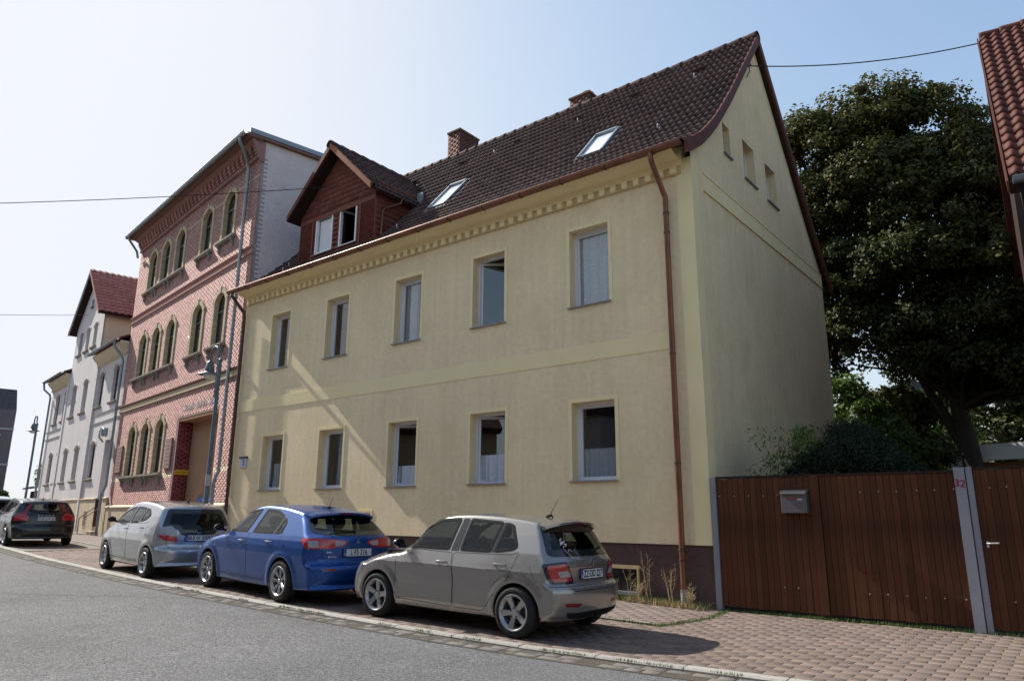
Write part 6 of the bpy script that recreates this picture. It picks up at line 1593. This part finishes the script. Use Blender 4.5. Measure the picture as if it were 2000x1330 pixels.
# ================================================================ vegetation
def leaves(name, lobes, n, size, mat, seed, clump=.32, parent=None, flat=.6, ncl=None, squash=.85, loc=(0, 0, 0), lit_top=.0):
    r = np.random.default_rng(seed); lob = np.array(lobes, float); vol = (lob[:, 3]**2); pr_ = vol/vol.sum()
    ncl = ncl or max(40, n//60); li = r.choice(len(lob), ncl, p=pr_); d = r.normal(size=(ncl, 3)); d /= np.linalg.norm(d, axis=1, keepdims=True); d[:, 2] = np.where(d[:, 2] < -.3, -d[:, 2]*.6, d[:, 2])
    rad = lob[li, 3]*r.uniform(.55, 1.02, ncl)**.6; cc = lob[li, :3] + d*rad[:, None]*[1, 1, squash]
    cs = clump*r.uniform(.55, 1.4, ncl); ci = r.integers(0, ncl, n)
    e = r.normal(size=(n, 3)); e /= np.linalg.norm(e, axis=1, keepdims=True)
    P = cc[ci] + e*(cs[ci]*r.uniform(.35, 1.0, n)**.7)[:, None]*[1, 1, .75]
    nr = e*.7 + d[ci]*.5 + r.normal(size=(n, 3))*.55 + [0, 0, .3]; nr /= np.linalg.norm(nr, axis=1, keepdims=True)
    t = np.cross(nr, r.normal(size=(n, 3))); t /= np.linalg.norm(t, axis=1, keepdims=True); b = np.cross(nr, t)
    s = size*r.uniform(.6, 1.3, n)[:, None]; fold = nr*s*.18
    V = np.stack([P - t*s*.5, P - b*s*flat*.5 + fold, P + t*s*.5, P + b*s*flat*.5 + fold], 1).reshape(-1, 3)
    F = np.arange(n*4).reshape(-1, 4); tint = np.clip(r.normal(.35, .16, n) + (r.random(ncl)*.5-.25)[ci] + lit_top*(P[:, 2]-P[:, 2].min())/np.ptp(P[:, 2]), 0, 1)  # tint climbs with height: a sunlit top put into the leaf colour
    return link(name, npmesh(name, V, F, mat, tint=tint), parent, loc)
def branches(mb, base, lobes, r0, seed):
    rr_ = random.Random(seed); b = Vector(base)
    for l in lobes:
        t = Vector(l[:3]); mid = b.lerp(t, .5) + Vector((rr_.uniform(-.3, .3), rr_.uniform(-.3, .3), rr_.uniform(-.2, .3))); mb.tube([b, mid, t], [r0, r0*.55, r0*.15], 7)
# big linden: lobe centres (x, y, z, r)
BT = empty('large_tree', (-2.65, 12.6, 0), label='huge dark leafy tree behind the gate with brownish lit top', cat='tree')
lob = [(-5.6, 11.6, 13.2, 1.7), (-4.2, 12.0, 13.8, 1.75), (-2.9, 12.4, 13.2, 1.8), (-1.9, 12.3, 11.8, 1.8), (-.9, 12.4, 10.8, 1.5), (-5.5, 11.6, 10.8, 1.8), (-4.0, 11.7, 11.4, 2.0), (-2.6, 12.0, 10.2, 2.2), (-5.3, 11.8, 8.6, 1.9), (-3.6, 11.8, 8.6, 2.2), (-1.6, 12.2, 8.6, 2.2), (-.4, 12.4, 8.8, 1.6), (-4.9, 11.9, 6.9, 1.5), (-3.2, 12.0, 6.6, 1.7), (-1.6, 12.2, 6.6, 1.9), (-.3, 12.6, 6.6, 1.8), (-2.9, 13.5, 11, 2.5), (-1.5, 13.8, 8, 2.5), (-4.6, 13.5, 9, 2.3), (-5.2, 13.2, 12.2, 1.8), (.9, 13, 7.5, 2.0), (-.6, 12.9, 5.6, 1.4), (.8, 13, 5.8, 1.6), (-1.0, 12.2, 5.4, 1.2), (.3, 12.5, 5.7, 1.4), (-3.0, 12, 5.9, 1.1), (-5.8, 11.7, 7.2, 1.4), (-5.5, 11.8, 6.1, 1.0), (-2.2, 11.6, 5.6, 1.1), (-.9, 11.6, 5.0, 1.0), (.6, 12, 5.7, 1.2), (-3.5, 11.8, 5.6, .8), (-2.0, 13.5, 5.6, 1.3), (-3.6, 13.6, 6.2, 1.3), (-.2, 13.6, 5.7, 1.4), (1.6, 13.2, 5.9, 1.5), (-1.2, 13.8, 5.6, 1.1), (-6.3, 11.4, 13.3, 1.5), (-6.4, 11.5, 10.2, 1.6)]
lob = [(x + 2.65, y - 12.6, z, r) for x, y, z, r in lob]
leaves('crown', lob, 300000, .135, M_leaf, 11, .42, BT, ncl=2600, lit_top=.45)  # upper leaves tinted browner, standing for sun on the crown
m = MB(); m.tube([(.1, 0, -.2), (.05, 0, 1.5), (0, 0, 3.2), (-.15, .1, 4.6), (.1, .2, 6), (0, 0, 9)], [.36, .30, .25, .22, .17, .1], 12); m.tube([(0, 0, 3.1), (-.5, .1, 4.3), (-1.2, 0, 6.0)], [.18, .15, .08], 8)
branches(m, (0, 0, 4.6), [l for l in lob], .1, 3); m.build('trunk', M_bark, BT, smooth=True)
# second tree to the left rear, behind the house
def tree(name, x, y, lobes, n, size, mat, seed, label, tr=.16, clump=.3, group=None, top=0., cat='tree', zb=0., flat=.6):
    T = empty(name, (x, y, zb), label=label, cat=cat)
    if group: T['group'] = group
    leaves('crown', lobes, n, size, mat, seed, clump, T, lit_top=top, flat=flat)
    m = MB(); zt = min(l[2] for l in lobes); m.tube([(0, 0, -.2), (0.03, 0, zt*.5), (0, 0, zt)], [tr, tr*.8, tr*.6], 8); branches(m, (0, 0, max(zt*.5, .1)), lobes, tr*.5, seed); m.build('trunk', M_bark, T); return T
tree('garden_shrub', -4.95, 9.9, [(0, 0, 4.2, .8), (-.3, .1, 4.9, .6), (.4, 0, 3.4, .9), (.9, .1, 3.0, .9), (.2, 0, 2.6, .9)], 14000, .13, M_leafg, 21, 'sunlit bright green leafy shrub at the rear corner of the yellow gable', .05, .25, cat='shrub')
tree('garden_shrub', -4.15, .85, [(0, 0, 2.3, .36), (.25, .05, 2.75, .30), (-.15, 0, 2.0, .3), (.5, .05, 2.5, .3), (-.3, 0, 2.75, .2)], 1500, .085, M_leafg, 22, 'thin wispy green shrub leaning on the yellow wall above the gate', .02, .3, cat='shrub', flat=.3)
tree('dark_conifer', -3.15, 1.0, [(-.6, 0, 2.0, .45), (-.2, 0, 2.3, .5), (.2, .1, 2.5, .45), (.45, .1, 2.2, .5), (.8, .1, 1.9, .45), (1.1, 0, 1.75, .35), (.0, .3, 2.8, .3)], 60000, .06, M_leafd, 23, 'low spreading dark conifer showing just above the wooden gate', .06, .22, cat='shrub', flat=.22)
tree('garden_bush', -3.9, 10.2, [(0, 0, 2.4, .8), (.8, .2, 1.9, .75), (-.6, .1, 3.2, .6), (.3, 0, 3.2, .5)], 20000, .11, M_leafg, 24, 'sunlit yellow green bush in the yard between gate and white garage', .05, .2, cat='bush')
tree('garden_bush', -5.0, 13.5, [(0, 0, 3.6, 1.2), (.9, .3, 3.3, .8), (.5, 0, 4.6, 1.0)], 22000, .16, M_leaf, 25, 'olive green bush under the big tree beside the far brick house', .1, .35, top=.5, cat='bush')
tree('garden_tree', -12.5, 34, [(0, 0, 6.0, 2.2), (3, 1, 5.2, 2.2), (-3, 0, 5, 2.2), (6, 1, 5.0, 2.4)], 26000, .3, M_leafg, 26, 'soft green trees far behind the yard under the gap of sky', .2, .6, group=None)
tree('garden_tree', 3.5, 26, [(0, 0, 5, 3), (-5, 0, 4.5, 2.2), (-3, 0, 7, 2.5), (-6.5, 0, 3, 1.8), (-2, 0, 3, 2), (-5, 0, 7.2, 2.2), (-7, 0, 6, 2), (-4, -1, 9.5, 2.2), (-2, 0, 4.6, 2.4), (-1, 0, 7, 2.5), (4, 0, 6, 3), (-2.5, 0, 4, 2.4), (2, 0, 9, 3), (-1, 1, 8, 2.6), (6, 0, 9, 3)], 60000, .28, M_leaf, 27, 'dark tree mass right of the big trunk above the white garage', .3, .7)
# garage
GA = empty('garage', (-3.6, 14.4, 0), R(-14), label='low brown garage with bright white fascia behind the tree trunk', cat='garage')
m = MB(); m.box(.15, 6.5, .2, 5, 0, 3.1); m.build('garage_wall', M_ocrew, GA)
for i in range(3): m = MB().chbox(.35 + i*2.05, 2.25 + i*2.05, .12, .2, .05, 3.1, .02); m.build('garage_door', pm('rust_brown_door', (.20, .075, .04), .6) if 'rust_brown_door' not in MATS else MATS['rust_brown_door'], GA)
m = MB(); m.prism([(0, 3.15), (0, 3.62), (6.7, 3.62), (6.7, 3.15), (.6, 3.15), (.35, 2.9)], -.12, .1, 'y'); m.build('white_fascia', M_white, GA); MB().box(0, 6.7, .1, 5.2, 3.5, 3.66).build('garage_roof', M_zincd, GA)
# far house behind yard
FH = empty('far_brick_house', (-9.3, 34, 0), R(5), label='small distant brick house with white trimmed window seen under the big tree', cat='house')
m = MB(); m.box(-1, 4.5, 0, 6, 0, 7.6); m.build('wall', pm('far_brick', (.24, .14, .11), .85, noise=(2, .15)), FH)
m = MB(); m.prism([(-1.4, 7.6), (4.9, 7.6), (1.8, 9.2)], -.4, 6.4, 'y'); m.build('roof', M_zincd, FH)
for wx in (.2, 2.6):
    f = MB().box(wx-.1, wx+1.0, -.06, 0, 4.6, 6.6).build('window', M_cream, FH); MB().box(wx, wx+.9, -.08, -.06, 4.7, 6.5).build('pane', M_skyl, f)
m = MB().box(-4.5, -1, 1, 6, 0, 7.0); m.build('side_wing', M_whitep, FH)
SH = empty('dark_shed', (-5.2, 12.5, 0), R(2), label='dark timber shed wall in the yard behind the green bushes', cat='shed')
MB().box(0, 3.2, 0, 2, 0, 2.75).build('shed_wall', M_zincd, SH); MB().box(-.1, 3.3, -.1, 2.1, 2.75, 2.85).build('shed_roof', M_zinc, SH)
# ================================================================ far left
GH = empty('grey_house', (-57.65, 5.6, gz(-58)), R(79), label='tall grey house with dark slate roof cut off at the left edge', cat='house')
m = MB(); m.box(-9, 0, 0, 8, 0, 7.3); m.build('wall', pm('grey_render', (.12, .11, .125), .9, noise=(.6, .08), streak=((3, 3, .3), .1)), GH)
m = MB(); m.add([(-9, 0, 7.3), (0, 0, 7.3), (0, 8, 7.3), (-9, 8, 7.3), (-9, 1.6, 8.9), (0, 1.6, 8.9), (0, 7, 8.9), (-9, 7, 8.9)], [(0,1,5,4), (1,2,6,5), (2,3,7,6), (4,5,6,7), (3,0,4,7)]); m.build('roof', pm('slate', (.05, .048, .055), .6, noise=(4, .3)), GH)
for i in range(4):
    for (a, b, w) in ((6.3, 6.9, .7), (4.0, 5.6, .9), (1.2, 3.0, .9)):
        f = MB().box(-1.7-i*1.7, -1.7-i*1.7+w+.1, -.05, 0, a, b).build('window', M_white, GH); MB().box(-1.6-i*1.7, -1.7-i*1.7+w, -.07, -.05, a+.1, b-.1).build('pane', M_skyl if a > 6 else M_blackg, f)
for z in (3.5, 5.9): MB().box(-9, .02, -.06, 0, z, z+.12).build('string_course', M_zinc, GH)
BWk = empty('brick_garden_wall', (-54, 6.5, gz(-54)), R(-12), label='low brown brick garden wall with shed roof at the end of the street', cat='wall')
m = MB(); m.box(-4, 6, 0, .3, 0, 1.9); m.build('wall', M_chim, BWk); m = MB(); m.prism([(-.6, 2.1), (2, 2.5), (2, 2.4), (-.6, 2.0)], -3, 2.2, 'x'); m.build('shed_roof', M_zinc, BWk)
tree('street_tree', -62, 11.5, [(0, 0, 3.6, 1.8), (2.5, 0, 3.0, 1.5), (-2.2, 0, 3.0, 1.6)], 14000, .3, M_leafg, 31, 'rounded green tree at the far end of the street behind the brick wall', .2, .5, zb=gz(-62))
tree('hedge', -53.5, 3.6, [(0, 0, 1.0, .8), (1.0, .3, 1.0, .8), (-1.2, -.3, 1.0, .9), (-2.2, -.6, 1, .9)], 9000, .16, M_leafg, 32, 'bright green clipped hedge beside the grey house', .1, .25, cat='hedge', zb=gz(-53))
CH = empty('far_chimney_house', (-66, 14, gz(-66)), label='small brick house with chimney behind the far green tree', cat='house')
MB().box(-3, 3, 0, 5, 0, 3.0).build('wall', M_chim, CH); MB().prism([(-3.3, 3.0), (3.3, 3.0), (0, 4.6)], -.3, 5.3, 'y').build('roof', M_tiler, CH); MB().box(1.0, 2.1, 1, 2.1, 3, 5.5).build('chimney', M_chim, CH)
# white house beyond, low wall closing the street
# ================================================================ weeds by the plinth
def weed(x, y, h, n, seed, label, mat=None):
    r = random.Random(seed); m = MB()
    for i in range(n):
        a = r.uniform(-.5, .5); b = r.uniform(-.25, .25); hh = h*r.uniform(.55, 1); m.cur = r.random()
        p = [(x + r.uniform(-.06, .06), y + r.uniform(-.04, .04), gz(x)), (x + a*hh*.3, y + b*hh*.3, gz(x) + hh*.55), (x + a*hh*.55 + r.uniform(-.05, .05), y + b*hh*.5, gz(x) + hh)]
        m.tube(p, [.004, .003, .0015], 4)
        for k in range(5):
            t = .45 + .5*r.random(); q = Vector(p[1]).lerp(Vector(p[2]), (t-.45)/.5); e = q + Vector((r.uniform(-.07, .07), r.uniform(-.05, .05), r.uniform(.02, .09))); m.tube([q, e], [.002, .001], 3)
            m.add([e + Vector((-.006, 0, -.004)), e + Vector((.006, 0, -.004)), e + Vector((0, .003, .012))], [(0,1,2)])
    o = m.build('dry_weed', mat or M_dry); tag(o, label, 'weed', 'dry weeds along the dark plinth'); return o
weed(-6.28, -.12, .98, 5, 1, 'tallest branching dry weed standing against the dark plinth')
weed(-6.62, -.14, .62, 4, 2, 'shorter dry weed left of the tallest one by the plinth')
weed(-5.86, -.14, .62, 6, 3, 'leaning dry stalks just left of the copper downpipe foot')
weed(-5.50, -.15, .45, 6, 4, 'dry straw stalks right of the downpipe foot')
weed(-6.42, -.2, .32, 16, 6, 'bushy straw coloured grass clump under the tall weed')
weed(-5.42, -.3, .26, 18, 7, 'straw clump spreading at the corner of the plinth')
weed(-6.95, -.15, .40, 7, 8, 'greenish weed beside the silver car and basement window', M_grass)
tag(link('plinth_grass', tufts('plinth_grass', line((-7.4, -.12), (-5.2, -.16), 60), 1600, .11, M_grass, .06, .005, 9)), 'green grass tufts at the foot of the dark plinth', 'grass', kind='stuff')
tag(link('plinth_straw', tufts('plinth_straw', line((-6.7, -.2), (-5.25, -.3), 60), 900, .10, M_dry, .07, .004, 10)), 'dry yellow straw at the foot of the dark plinth', 'grass', kind='stuff')

# ================================================================ houses across the street (seen only mirrored in panes and paint)
def opposite(x0, x1, ze, zr, col, label, seed):
    r = random.Random(seed); y = ky((x0+x1)/2) - 11.5; O = empty('opposite_house', (x0, y, gz(x0)), label=label, cat='house'); w = x1 - x0
    mt = pm('opposite_render_%d' % seed, col, .9, noise=(1, .06))
    MB().box(0, w, -8, 0, -.5, ze).build('wall', mt, O); MB().prism([(.5, ze), (-4, zr), (-8.5, ze), (-8.3, ze-.2), (.3, ze-.2)], -.1, w+.1, 'x').build('roof', M_tile, O)
    n = int(w/2.6)
    for i in range(n):
        for z in (1.3, 4.2):
            cx = (i+.5)*w/n; f = MB().box(cx-.5, cx+.5, 0, .05, z, z+1.5).build('window', M_white, O); MB().box(cx-.42, cx+.42, .05, .06, z+.08, z+1.42).build('pane', M_blackg, f)
    MB().box(w*.4, w*.4+.6, -4.3, -3.7, zr-.6, zr+.9).build('chimney', M_chim, O)
opposite(-44, -31, 6.0, 10.0, (.4, .36, .3), 'beige house across the road far to the left, mirrored in the panes', 1)
opposite(-30, -17, 5.6, 9.4, (.45, .42, .4), 'pale grey house across the road, mirrored in the middle panes', 2)
opposite(-14, -4, 5.2, 9.6, (.42, .33, .22), 'sand coloured house across the road behind the photographer', 3)
opposite(1, 14, 5.8, 9.6, (.4, .3, .26), 'brownish house across the road to the right of the photographer', 4)
tree('roadside_tree', -15.5, -19, [(0, 0, 7.0, 2.0), (0, 0, 9.0, 1.6), (.8, 0, 5.5, 1.7)], 9000, .25, M_leaf, 41, 'tree across the road mirrored in the upper window', .15, .5)
